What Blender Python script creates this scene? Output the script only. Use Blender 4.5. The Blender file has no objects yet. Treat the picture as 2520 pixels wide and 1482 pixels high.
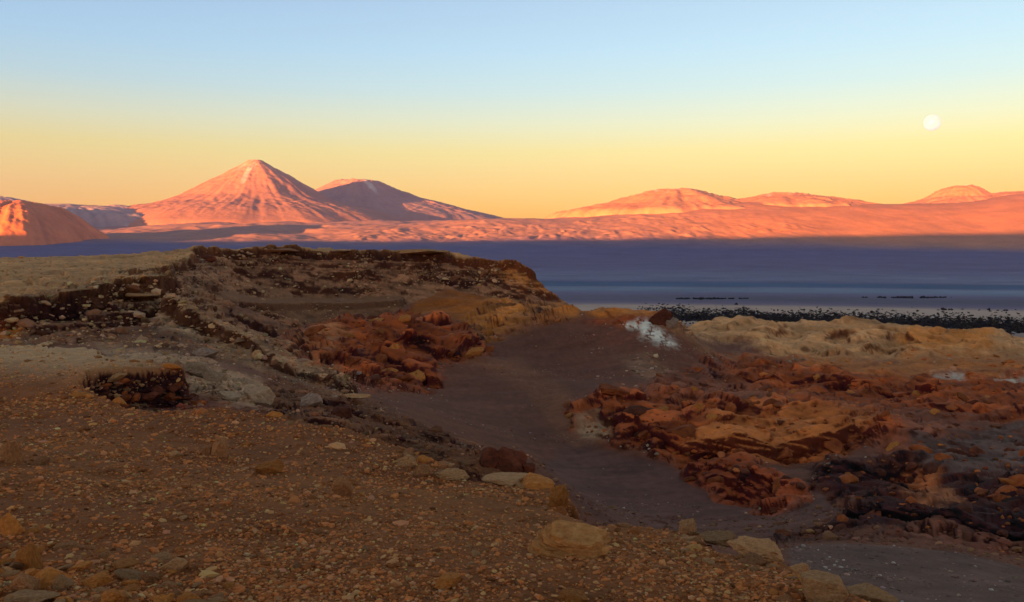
import bpy, bmesh, math, random
import numpy as np

# ------------------------------------------------------------------ camera, sky, sun, exposure
scene = bpy.context.scene
COL = scene.collection
PW, PH, FPX = 2519.0, 1482.0, 2182.0      # picture frame used to measure directions
HORIZON = 640.0
PITCH = math.atan((PH / 2 - HORIZON) / FPX)
CP, SP = math.cos(PITCH), math.sin(PITCH)

cam_d = bpy.data.cameras.new('camera')
cam_d.sensor_width = 36.0
cam_d.lens = 36.0 * FPX / PW
cam_d.clip_start = 0.1
cam_d.clip_end = 250000.0
cam = bpy.data.objects.new('camera', cam_d)
COL.objects.link(cam)
cam.location = (0, 0, 0)
cam.rotation_euler = (math.radians(90) - PITCH, 0, 0)
scene.camera = cam

SUN_EL = math.radians(1.8)
SUN_AZ = math.radians(38)                  # behind the camera, towards the left
SH = np.array([-math.sin(SUN_AZ), -math.cos(SUN_AZ)])     # horizontal direction to the sun

def s2l(c):
    return tuple(((v / 255.0) / 12.92 if v <= 10 else (((v / 255.0) + 0.055) / 1.055) ** 2.4) for v in c)

EXPOSURE = 3.0
GAIN = 2.0 ** EXPOSURE
world = bpy.data.worlds.new('World')
scene.world = world
world.use_nodes = True
nt = world.node_tree
for n in list(nt.nodes):
    nt.nodes.remove(n)
w_out = nt.nodes.new('ShaderNodeOutputWorld')
sky = nt.nodes.new('ShaderNodeTexSky')
sky.sky_type = 'NISHITA'
sky.sun_disc = False
sky.sun_elevation = SUN_EL
sky.sun_rotation = math.pi + SUN_AZ        # 0 = +Y, clockwise seen from above
sky.altitude = 2500
sky.air_density = 1.5
sky.dust_density = 3.0
sky.ozone_density = 0.8
bg1 = nt.nodes.new('ShaderNodeBackground')
bg1.inputs['Strength'].default_value = 0.05
tintn = nt.nodes.new('ShaderNodeMix'); tintn.data_type = 'RGBA'; tintn.blend_type = 'MULTIPLY'
tintn.inputs['Factor'].default_value = 1.0
tintn.inputs[7].default_value = (0.93, 0.985, 0.95, 1.0)
nt.links.new(sky.outputs[0], tintn.inputs[6])
nt.links.new(tintn.outputs[2], bg1.inputs['Color'])
tc = nt.nodes.new('ShaderNodeTexCoord')
nrm = nt.nodes.new('ShaderNodeVectorMath'); nrm.operation = 'NORMALIZE'
nt.links.new(tc.outputs['Generated'], nrm.inputs[0])
dot = nt.nodes.new('ShaderNodeVectorMath'); dot.operation = 'DOT_PRODUCT'
dot.inputs[1].default_value = (0.0, 0.0, 1.0)
nt.links.new(nrm.outputs['Vector'], dot.inputs[0])
mr = nt.nodes.new('ShaderNodeMapRange')
mr.inputs['From Min'].default_value = 0.0
mr.inputs['From Max'].default_value = 1.0
nt.links.new(dot.outputs['Value'], mr.inputs['Value'])
ramp = nt.nodes.new('ShaderNodeValToRGB')
nt.links.new(mr.outputs['Result'], ramp.inputs['Fac'])
# linear radiance added to the physical sky at sine of elevation
SKY = [(0.000, (.040, .001, .000)), (0.045, (.040, .004, .000)), (0.085, (.041, .015, .000)), (0.120, (.036, .025, .003)),
       (0.150, (.024, .031, .032)), (0.185, (.006, .029, .058)), (0.225, (.000, .026, .068)), (0.285, (.000, .017, .058)),
       (0.40, (.000, .005, .016)), (0.6, (.000, .001, .004)), (1.0, (.000, .000, .002))]
els = ramp.color_ramp.elements
while len(els) < len(SKY):
    els.new(0.5)
for e, (p, c) in zip(els, SKY):
    e.position = p
    e.color = (*c, 1.0)
bg2 = nt.nodes.new('ShaderNodeBackground')
bg2.inputs['Strength'].default_value = 1.0
nt.links.new(ramp.outputs['Color'], bg2.inputs['Color'])
add = nt.nodes.new('ShaderNodeAddShader')
nt.links.new(bg1.outputs[0], add.inputs[0])
nt.links.new(bg2.outputs[0], add.inputs[1])
nt.links.new(add.outputs[0], w_out.inputs['Surface'])

sun_d = bpy.data.lights.new('sun', 'SUN')
sun_d.energy = 5.0
sun_d.angle = math.radians(0.2)
sun_d.color = (1.0, 0.38, 0.11)
sun = bpy.data.objects.new('sun', sun_d)
COL.objects.link(sun)
# sun shines along its local -Z: direction of travel = (-S)
from mathutils import Vector
_dir = Vector((-SH[0] * math.cos(SUN_EL), -SH[1] * math.cos(SUN_EL), -math.sin(SUN_EL)))
sun.rotation_euler = _dir.to_track_quat('-Z', 'Y').to_euler()

scene.view_settings.view_transform = 'Standard'
scene.view_settings.look = 'None'
scene.view_settings.exposure = EXPOSURE
scene.view_settings.gamma = 1.0
scene.cycles.use_denoising = True
scene.cycles.max_bounces = 6
scene.cycles.volume_bounces = 1

# ------------------------------------------------------------------ helpers
rng = np.random.default_rng(7)
random.seed(7)
f4 = np.float32

def unproj(px, py, d):
    """point at forward distance d (m) seen at picture position px, py"""
    u = (px - PW / 2) / FPX
    v = (PH / 2 - py) / FPX
    dy = CP + v * SP
    dz = -SP + v * CP
    k = d / dy
    return np.array([u * k, d, dz * k])

def proj(x, y, z):
    fw = y * CP - z * SP
    up = y * SP + z * CP
    fw = np.where(fw < 0.5, 0.5, fw)
    return PW / 2 + FPX * x / fw, PH / 2 - FPX * up / fw

def sm(a, b, x):
    t = np.clip((x - a) / (b - a), 0, 1)
    return t * t * (3 - 2 * t)

_G = np.stack([np.cos(np.arange(256) * 2 * np.pi / 256), np.sin(np.arange(256) * 2 * np.pi / 256)], 1).astype(f4)

def _hash(i, j, s):
    h = (i * 374761393 + j * 668265263 + s * 974634777) & 0xFFFFFFFF
    h = ((h ^ (h >> 13)) * 1274126177) & 0xFFFFFFFF
    return (h ^ (h >> 16)) & 0xFFFFFFFF

def perlin(x, y, s=0):
    x0 = np.floor(x); y0 = np.floor(y)
    fx = (x - x0).astype(f4); fy = (y - y0).astype(f4)
    i = x0.astype(np.int64); j = y0.astype(np.int64)
    u = fx * fx * fx * (fx * (fx * 6 - 15) + 10)
    v = fy * fy * fy * (fy * (fy * 6 - 15) + 10)
    def g(a, b):
        gr = _G[_hash(i + a, j + b, s) & 255]
        return gr[..., 0] * (fx - a) + gr[..., 1] * (fy - b)
    n0 = g(0, 0); n1 = g(1, 0); n2 = g(0, 1); n3 = g(1, 1)
    a = n0 + u * (n1 - n0); b = n2 + u * (n3 - n2)
    return 1.45 * (a + v * (b - a))

def fbm(x, y, o=4, s=0, gain=0.5, lac=2.07):
    r = 0; a = 1.0; t = 0
    for k in range(o):
        r = r + a * perlin(x, y, s + k * 17)
        t += a; a *= gain; x = x * lac + 3.1; y = y * lac + 1.7
    return r / t

def ridged(x, y, o=4, s=0, gain=0.5, lac=2.07):
    r = 0; a = 1.0; t = 0
    for k in range(o):
        r = r + a * (1 - 2 * np.abs(perlin(x, y, s + k * 17)))
        t += a; a *= gain; x = x * lac + 3.1; y = y * lac + 1.7
    return r / t

def voronoi(x, y, s=0):
    x0 = np.floor(x); y0 = np.floor(y)
    i = x0.astype(np.int64); j = y0.astype(np.int64)
    fx = (x - x0).astype(f4); fy = (y - y0).astype(f4)
    f1 = np.full(x.shape, 9.0, f4); f2 = f1.copy(); rid = np.zeros(x.shape, f4)
    gx = np.zeros(x.shape, f4); gy = np.zeros(x.shape, f4)
    for a in (-1, 0, 1):
        for b in (-1, 0, 1):
            h = _hash(i + a, j + b, s)
            ox = a + (h & 1023).astype(f4) / 1023 * 0.9 - fx
            oy = b + ((h >> 10) & 1023).astype(f4) / 1023 * 0.9 - fy
            d = np.sqrt(ox * ox + oy * oy)
            n = d < f1
            f2 = np.where(n, f1, np.minimum(f2, d))
            rid = np.where(n, ((h >> 20) & 1023).astype(f4) / 1023, rid)
            gx = np.where(n, -ox, gx); gy = np.where(n, -oy, gy)
            f1 = np.where(n, d, f1)
    return f1, f2, rid, gx, gy

class TPS:
    def __init__(self, pts, val, lam=-3e-5):
        P = np.asarray(pts, float); n = len(P)
        r = np.linalg.norm(P[:, None] - P[None], axis=2)
        K = self.k(r) + lam * np.eye(n)
        A = np.zeros((n + 3, n + 3)); A[:n, :n] = K
        A[:n, n] = 1; A[:n, n + 1:] = P; A[n, :n] = 1; A[n + 1:, :n] = P.T
        b = np.zeros(n + 3); b[:n] = val
        w = np.linalg.solve(A, b)
        self.P = P.astype(f4); self.w = w[:n].astype(f4); self.a = w[n:].astype(f4)
    @staticmethod
    def k(r):
        return r ** 1.5
    def __call__(self, x, y):
        out = self.a[0] + self.a[1] * x + self.a[2] * y
        for (px, py), w in zip(self.P, self.w):
            d = (x - px) ** 2 + (y - py) ** 2
            out = out + w * np.sqrt(d * np.sqrt(d))
        return out.astype(f4)

def lp(x, y):
    """log-polar plan coordinates: compact for fitting smooth surfaces"""
    d = np.hypot(x, y)
    return np.clip(np.arctan2(x, y), -1.1, 1.1), 0.55 * np.log(np.maximum(d, 2.0))

def surf(points):
    P = [unproj(*p) for p in points]
    q = [lp(p[0], p[1]) for p in P]
    return TPS(q, [p[2] for p in P])

def seg_dist(x, y, poly):
    """signed distance to polygon (negative inside)"""
    poly = np.asarray(poly, float)
    d2 = np.full(x.shape, 1e12, f4); inside = np.zeros(x.shape, bool)
    n = len(poly)
    for k in range(n):
        ax, ay = poly[k]; bx, by = poly[(k + 1) % n]
        ex, ey = bx - ax, by - ay
        t = np.clip(((x - ax) * ex + (y - ay) * ey) / (ex * ex + ey * ey + 1e-9), 0, 1)
        d2 = np.minimum(d2, (x - ax - t * ex) ** 2 + (y - ay - t * ey) ** 2)
        c = ((ay <= y) & (by > y)) | ((by <= y) & (ay > y))
        xi = ax + (y - ay) / (ey if abs(ey) > 1e-9 else 1e-9) * ex
        inside ^= c & (x < xi)
    d = np.sqrt(d2)
    return np.where(inside, -d, d)

def arc_pos(x, y, poly):
    poly = np.asarray(poly, float)
    best = np.full(x.shape, 1e12, f4); arc = np.zeros(x.shape, f4); run = 0.0
    for k in range(len(poly) - 1):
        ax, ay = poly[k]; ex, ey = poly[k + 1] - poly[k]
        L = math.hypot(ex, ey) + 1e-9
        t = np.clip(((x - ax) * ex + (y - ay) * ey) / (L * L), 0, 1)
        d = (x - ax - t * ex) ** 2 + (y - ay - t * ey) ** 2
        m = d < best
        arc = np.where(m, run + t * L, arc); best = np.minimum(best, d); run += L
    return arc.astype(f4)

def stair(z, st, sharp):
    q = z / st; fq = q - np.floor(q)
    return st * (sm(0.5 - sharp / 2, 0.5 + sharp / 2, fq) - fq)

# ---- objects
def tag(o, label=None, cat=None, group=None, kind=None):
    if label: o['label'] = label
    if cat: o['category'] = cat
    if group: o['group'] = group
    if kind: o['kind'] = kind
    return o

def mesh_np(name, verts, faces, col=None, smooth=True):
    """verts (n,3), faces (m,3|4) -> mesh; col (n,3) goes to point attribute Col"""
    me = bpy.data.meshes.new(name)
    nv, nf, k = len(verts), len(faces), faces.shape[1]
    me.vertices.add(nv); me.vertices.foreach_set('co', np.asarray(verts, f4).ravel())
    me.loops.add(nf * k); me.loops.foreach_set('vertex_index', np.asarray(faces, np.int32).ravel())
    me.polygons.add(nf)
    me.polygons.foreach_set('loop_start', np.arange(0, nf * k, k, dtype=np.int32))
    me.polygons.foreach_set('loop_total', np.full(nf, k, np.int32))
    me.polygons.foreach_set('use_smooth', np.full(nf, smooth, bool))
    me.update(calc_edges=True)
    if col is not None:
        at = me.attributes.new('Col', 'FLOAT_COLOR', 'POINT')
        c = np.ones((nv, 4), f4); c[:, :3] = col
        at.data.foreach_set('color', c.ravel())
    return me

def link(name, me, mat=None, parent=None):
    o = bpy.data.objects.new(name, me)
    COL.objects.link(o)
    if mat is not None and not me.materials:
        me.materials.append(mat)
    if parent: o.parent = parent
    return o

def grid_quads(nr, nc):
    i = np.arange((nr - 1) * nc).reshape(nr - 1, nc)[:, :-1].ravel()
    return np.stack([i, i + 1, i + nc + 1, i + nc], 1)

def sub_mesh(name, verts, quads, col, keep, mat):
    q = quads[keep]
    u, inv = np.unique(q.ravel(), return_inverse=True)
    return link(name, mesh_np(name, verts[u], inv.reshape(-1, 4), col[u]), mat)

# ---- materials
def mat_attr(name, scales, var=0.3, bump=0.5, dist=0.05, rough=0.95, hue=None):
    """surface whose colour is in Col, broken up by procedural grain, with relief"""
    m = bpy.data.materials.new(name); m.use_nodes = True
    t = m.node_tree; b = t.nodes['Principled BSDF']
    b.inputs['Roughness'].default_value = rough
    b.inputs['Specular IOR Level'].default_value = 0.15
    a = t.nodes.new('ShaderNodeAttribute'); a.attribute_name = 'Col'
    tcn = t.nodes.new('ShaderNodeTexCoord')
    fac = None; h = None
    for k, s in enumerate(scales):
        n = t.nodes.new('ShaderNodeTexNoise')
        n.inputs['Scale'].default_value = s; n.inputs['Detail'].default_value = 6
        n.inputs['Roughness'].default_value = 0.65
        t.links.new(tcn.outputs['Object'], n.inputs['Vector'])
        if fac is None: fac = n.outputs['Fac']
        else:
            mm = t.nodes.new('ShaderNodeMath'); mm.operation = 'ADD'
            t.links.new(fac, mm.inputs[0]); t.links.new(n.outputs['Fac'], mm.inputs[1]); fac = mm.outputs[0]
    r = t.nodes.new('ShaderNodeMapRange')
    c = 0.5 * len(scales)
    r.inputs['From Min'].default_value = c - 0.35; r.inputs['From Max'].default_value = c + 0.35
    r.inputs['To Min'].default_value = 1 - var; r.inputs['To Max'].default_value = 1 + var
    t.links.new(fac, r.inputs['Value'])
    mx = t.nodes.new('ShaderNodeMix'); mx.data_type = 'RGBA'; mx.blend_type = 'MULTIPLY'
    mx.inputs['Factor'].default_value = 1
    t.links.new(a.outputs['Color'], mx.inputs[6]); t.links.new(r.outputs['Result'], mx.inputs[7])
    t.links.new(mx.outputs[2], b.inputs['Base Color'])
    bp = t.nodes.new('ShaderNodeBump'); bp.inputs['Strength'].default_value = bump
    bp.inputs['Distance'].default_value = dist
    t.links.new(fac, bp.inputs['Height']); t.links.new(bp.outputs['Normal'], b.inputs['Normal'])
    return m

def mat_rock(name, c1, c2, scale=4.0, bump=0.6, dist=0.05, strata=0.0):
    m = bpy.data.materials.new(name); m.use_nodes = True
    t = m.node_tree; b = t.nodes['Principled BSDF']
    b.inputs['Roughness'].default_value = 0.92
    b.inputs['Specular IOR Level'].default_value = 0.2
    tcn = t.nodes.new('ShaderNodeTexCoord')
    n = t.nodes.new('ShaderNodeTexNoise'); n.inputs['Scale'].default_value = scale
    n.inputs['Detail'].default_value = 8; n.inputs['Roughness'].default_value = 0.68
    oi = t.nodes.new('ShaderNodeObjectInfo')
    va = t.nodes.new('ShaderNodeVectorMath'); va.operation = 'ADD'
    sc_ = t.nodes.new('ShaderNodeVectorMath'); sc_.operation = 'SCALE'
    sc_.inputs['Scale'].default_value = 40
    t.links.new(oi.outputs['Random'], sc_.inputs[0])
    t.links.new(tcn.outputs['Object'], va.inputs[0]); t.links.new(sc_.outputs[0], va.inputs[1])
    t.links.new(va.outputs[0], n.inputs['Vector'])
    cr = t.nodes.new('ShaderNodeValToRGB')
    cr.color_ramp.elements[0].position = 0.3; cr.color_ramp.elements[0].color = (*c1, 1)
    cr.color_ramp.elements[1].position = 0.7; cr.color_ramp.elements[1].color = (*c2, 1)
    t.links.new(n.outputs['Fac'], cr.inputs['Fac'])
    hs = t.nodes.new('ShaderNodeHueSaturation')
    r = t.nodes.new('ShaderNodeMapRange'); r.inputs['To Min'].default_value = 0.7; r.inputs['To Max'].default_value = 1.3
    t.links.new(oi.outputs['Random'], r.inputs['Value']); t.links.new(r.outputs[0], hs.inputs['Value'])
    t.links.new(cr.outputs['Color'], hs.inputs['Color'])
    t.links.new(hs.outputs['Color'], b.inputs['Base Color'])
    bp = t.nodes.new('ShaderNodeBump'); bp.inputs['Strength'].default_value = bump; bp.inputs['Distance'].default_value = dist
    t.links.new(n.outputs['Fac'], bp.inputs['Height']); t.links.new(bp.outputs['Normal'], b.inputs['Normal'])
    return m

M_near = mat_attr('desert ground', [0.9, 9.0], 0.32, 0.7, 0.06)
M_far = mat_attr('far ground', [0.004, 0.02], 0.16, 0.4, 4.0)
M_mtn = mat_attr('mountain rock', [0.002, 0.012], 0.18, 0.7, 14.0)

# ------------------------------------------------------------------ near terrain: surfaces in plan, metres
PLAIN = -110.0
# gravel platform the camera stands on
A_EDGE = [(-500, 842, 76), (0, 846, 72), (235, 856, 68), (270, 882, 60), (455, 903, 50), (330, 905, 47.5),
          (205, 912, 45.5), (185, 935, 44), (205, 968, 41.5), (320, 996, 38.5), (440, 1004, 37), (560, 1006, 36.5), (680, 1020, 35.5),
          (800, 1045, 33), (930, 1078, 31), (1050, 1120, 29), (1180, 1180, 26), (1330, 1180, 25.5), (1385, 1215, 24),
          (1400, 1270, 21), (1500, 1300, 18.5), (1700, 1302, 18), (1735, 1345, 16), (1955, 1388, 14),
          (1990, 1420, 13), (2120, 1482, 11), (2300, 1600, 9.0), (2700, 1750, 6.5)]
A_PTS = A_EDGE + [(0, 1482, 9.6), (600, 1482, 10), (1280, 1482, 10), (1900, 1482, 10.6), (300, 1200, 19.5), (800, 1250, 17.5),
                  (0, 1120, 24), (500, 1060, 32), (100, 1000, 38.5), (0, 940, 48), (250, 880, 58), (1300, 1330, 14.6), (1600, 1400, 12.5),
                  (-400, 1200, 19), (-400, 950, 46), (0, 2400, 3.0), (1260, 2400, 3.1), (2500, 2400, 3.0)]
sA = surf(A_PTS)
polyA = [tuple(unproj(*p)[:2]) for p in A_EDGE] + [(14, -6), (20, -60), (-90, -60), (-110, 40)]
# mesa on the left, running back to eye level
B_EDGE = [(-600, 745, 118), (0, 752, 117), (60, 742, 119), (120, 730, 122), (200, 722, 126), (280, 706, 131), (330, 690, 135), (398, 684, 139),
          (412, 680, 150), (330, 672, 185), (300, 668, 205), (390, 664, 250), (462, 640, 300), (486, 616, 335), (530, 612, 345),
          (560, 620, 352), (600, 618, 356), (660, 611, 360), (735, 609, 366), (752, 622, 366), (830, 622, 370), (905, 621, 376),
          (985, 624, 380), (1105, 626, 385), (1118, 640, 380), (1190, 643, 378), (1270, 650, 376), (1308, 668, 372)]
B_PTS = [p for p in B_EDGE] + [(0, 640, 420), (0, 690, 180), (200, 660, 260), (300, 634, 420), (420, 622, 420), (0, 720, 145), (-500, 690, 180),
                               (-500, 640, 430), (100, 670, 230), (480, 626, 700), (1250, 660, 460), (800, 630, 700), (-300, 648, 700)]
sB = surf(B_PTS)
polyB = [tuple(unproj(*p)[:2]) for p in B_EDGE] + [(2, 398), (-20, 440), (-60, 560), (-200, 700), (-500, 760), (-900, 600), (-700, 300)]
# sand bench in front of the far scarp
C_EDGE = [(462, 715, 250), (490, 738, 262), (600, 742, 285), (750, 744, 315), (900, 744, 330), (985, 738, 338)]
C_PTS = C_EDGE + [(480, 690, 285), (620, 728, 322), (760, 732, 345), (900, 732, 352), (985, 730, 352)]
sC = surf(C_PTS)
polyC = [tuple(unproj(*p)[:2]) for p in C_EDGE] + [tuple(unproj(1000, 700, 372)[:2]), tuple(unproj(700, 640, 368)[:2]), tuple(unproj(470, 640, 310)[:2])]
# valley and hills
V_PTS = [
    # alcove and spur below the mesa corner
    (0, 850, 100), (150, 850, 101), (300, 860, 98), (-500, 850, 100), (440, 800, 124), (520, 835, 118), (600, 860, 112), (690, 915, 100),
    (800, 955, 86), (480, 892, 78), (560, 940, 66), (650, 965, 58), (655, 1000, 50), (400, 960, 44), (330, 980, 42), (500, 990, 44),
    # below the bench
    (620, 826, 262), (560, 806, 262), (720, 818, 285), (850, 800, 305), (950, 790, 312), (640, 862, 215), (700, 880, 170), (600, 830, 190),
    # red outcrop
    (740, 842, 172), (780, 812, 192), (880, 792, 200), (1000, 800, 205), (1050, 800, 215), (830, 885, 152), (900, 930, 140), (980, 945, 142),
    (1060, 880, 165), (1160, 835, 195), (1180, 872, 172), (900, 850, 172),
    # orange saddle and dome
    (1000, 752, 300), (1100, 716, 318), (1200, 735, 322), (1280, 752, 330), (1385, 752, 352), (1060, 790, 262), (1180, 800, 238), (1240, 745, 300), (1130, 770, 280),
    # sand ramp
    (1265, 795, 215), (1400, 768, 214), (1520, 764, 210), (1640, 768, 204), (1500, 850, 186), (1400, 930, 160), (1200, 880, 178),
    (1090, 960, 142), (1300, 1040, 118), (1650, 880, 176), (1800, 972, 146), (1720, 850, 195), (1300, 900, 170), (1010, 985, 120), (1110, 1030, 105),
    # slope beyond the platform edge
    (850, 1002, 62), (1000, 1050, 56), (1130, 1100, 50), (1170, 1125, 44), (1250, 1098, 40), (1310, 1125, 42), (1300, 1170, 60),
    (700, 1010, 42), (900, 1060, 40), (1100, 1150, 33), (1350, 1210, 45), (1450, 1290, 33), (1700, 1350, 27), (1900, 1440, 20), (2100, 1540, 15),
    (2300, 1700, 12), (2600, 1900, 9),
    # valley floor
    (1390, 1120, 100), (1600, 1150, 94), (1500, 1230, 80), (1800, 1205, 84), (1950, 1150, 95), (1700, 1290, 71), (1500, 1290, 60), (2200, 1240, 78), (1850, 1320, 58),
    # red hill across the valley
    (1430, 1010, 122), (1530, 960, 128), (1640, 985, 125), (1750, 990, 122), (1880, 1010, 116), (2030, 1020, 112), (2160, 1045, 106), (1600, 1090, 104), (1780, 1130, 97), (1900, 1130, 97), (2080, 1110, 99),
    (1700, 965, 152), (1900, 975, 150), (2100, 985, 150), (1780, 1145, 90), (1900, 1170, 86), (1850, 1250, 77),
    # back slopes and tan ridge
    (1760, 885, 205), (1900, 890, 205), (2200, 915, 195), (2500, 920, 190), (2800, 920, 190), (1690, 825, 265), (1770, 792, 280), (1850, 787, 284), (1920, 795, 280), (1990, 806, 276),
    (2060, 792, 285), (2160, 792, 285), (2240, 812, 278), (2330, 814, 276), (2420, 818, 272), (2519, 832, 268), (2800, 840, 265), (1800, 860, 232), (2100, 868, 235), (2350, 875, 225),
    (1800, 940, 176), (2000, 950, 172), (2200, 985, 155), (2450, 985, 150), (2300, 1050, 122), (2519, 1010, 132), (2800, 1010, 130),
    # dark rocks on the right
    (2000, 1160, 88), (2060, 1140, 89), (2200, 1140, 88), (2330, 1145, 86), (2460, 1120, 92), (2180, 1225, 74), (2400, 1190, 78), (2519, 1210, 72), (2700, 1200, 74),
    (1930, 1335, 56), (2060, 1300, 57), (2200, 1310, 55), (2400, 1340, 51), (2550, 1370, 48), (2800, 1380, 46),
    # grey shoulder at lower right
    (1975, 1352, 41), (2050, 1340, 43), (2200, 1345, 43.5), (2380, 1362, 43), (2519, 1398, 41), (2750, 1450, 38), (2100, 1440, 29), (2300, 1470, 28), (2519, 1500, 27), (2800, 1560, 24),
    # falling away to the plain behind
    (-500, 760, 900), (0, 760, 900), (600, 760, 900), (1250, 800, 760), (1400, 820, 520), (1600, 830, 420), (1600, 800, 760), (2000, 860, 400), (2400, 880, 400), (2800, 900, 400), (2000, 860, 560), (2400, 860, 560), (2800, 860, 560),
    (2000, 800, 800), (2400, 800, 800), (2800, 800, 800), (1350, 790, 430), (1700, 850, 330), (2100, 850, 330), (2500, 870, 330),
]
sV = surf(V_PTS)

# steep-fronted outcrops standing in the valley
E_EDGE = [(735, 835, 180), (780, 866, 168), (830, 872, 164), (925, 868, 161), (955, 850, 172), (1040, 848, 173), (1075, 862, 164), (1120, 858, 168), (1180, 842, 182)]
E_PTS = E_EDGE + [(1160, 800, 215), (780, 795, 206), (900, 796, 204), (1020, 800, 206)]
sE = surf(E_PTS)
polyE = [tuple(unproj(*p)[:2]) for p in E_EDGE] + [tuple(unproj(1180, 815, 212)[:2]), tuple(unproj(1000, 795, 212)[:2]), tuple(unproj(760, 800, 208)[:2])]
F_EDGE = [(1470, 1022, 114), (1600, 1058, 104), (1690, 1090, 98), (1780, 1086, 98.5), (1900, 1084, 98), (2080, 1066, 101), (2175, 1045, 106)]
F_PTS = F_EDGE + [(2100, 1012, 118), (1850, 998, 124), (1550, 975, 127)]
sF2 = surf(F_PTS)
polyF = [tuple(unproj(*p)[:2]) for p in F_EDGE] + [tuple(unproj(2160, 1020, 120)[:2]), tuple(unproj(1850, 998, 126)[:2]), tuple(unproj(1530, 970, 130)[:2])]

BLOCKS = []
for edge, back, cliff in (
        ([(405, 728, 131), (500, 778, 123), (620, 842, 111), (720, 902, 99), (850, 945, 87)], [(870, 935, 92), (740, 890, 105), (640, 830, 118), (520, 768, 130), (430, 720, 138)], 2.4),
        ([(1780, 925, 182), (1900, 938, 174), (2020, 930, 176), (2150, 952, 165), (2300, 968, 156)], [(2320, 945, 178), (2100, 922, 195), (1850, 902, 200)], 2.8),
        ([(2240, 998, 140), (2380, 1012, 132), (2519, 1005, 134), (2650, 1000, 136)], [(2700, 968, 155), (2350, 970, 158)], 2.4),
        ([(2010, 1146, 87), (2080, 1146, 85), (2180, 1144, 85), (2270, 1128, 89)], [(2260, 1112, 96), (2050, 1118, 95)], 1.9),
        ([(2060, 1275, 58), (2160, 1270, 58), (2300, 1276, 57), (2450, 1298, 54), (2600, 1318, 52)], [(2600, 1285, 60), (2300, 1250, 66), (2100, 1252, 64)], 1.6),
        ([(1150, 806, 232), (1200, 806, 228), (1250, 780, 236), (1310, 768, 246)], [(1290, 746, 285), (1190, 748, 290)], 3.2),
        ([(560, 768, 240), (640, 796, 225), (700, 828, 205), (740, 862, 185)], [(770, 842, 196), (730, 808, 216), (660, 774, 240), (580, 750, 256)], 3.4),
        ([(690, 975, 58), (820, 990, 55), (950, 1030, 51), (1080, 1075, 47)], [(1100, 1058, 53), (960, 1010, 58), (830, 970, 62), (700, 955, 64)], 1.8),
        ([(1700, 1140, 90), (1790, 1160, 87), (1880, 1180, 83), (1940, 1200, 80)], [(1960, 1180, 86), (1820, 1135, 93), (1720, 1122, 96)], 1.5)):
    BLOCKS.append((surf(edge + back), [tuple(unproj(*p)[:2]) for p in edge + back], cliff))

# polar sampling: dense across the view
az_in = np.radians(np.linspace(-33.5, 33.5, 820))
az = np.concatenate([np.radians(np.linspace(-75, -34.2, 36)), az_in, np.radians(np.linspace(34.2, 75, 36))])
def _rings(*kn):
    out = [np.geomspace(p, q, n + 1)[:-1] for p, q, n in kn]
    return np.concatenate(out + [[kn[-1][1]]])
ds = _rings((2.2, 8, 30), (8, 36, 260), (36, 60, 170), (60, 120, 260), (120, 230, 300), (230, 300, 110), (300, 400, 130), (400, 900, 20))

def profile(s, cliff, cl_w, slope, talus_n):
    """drop below the rim at distance s outside it: a cliff, then talus"""
    s = np.maximum(s, 0)
    return cliff * sm(0, cl_w, s) + np.maximum(s - cl_w * 0.6, 0) * slope * (1 + 0.15 * talus_n)

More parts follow.
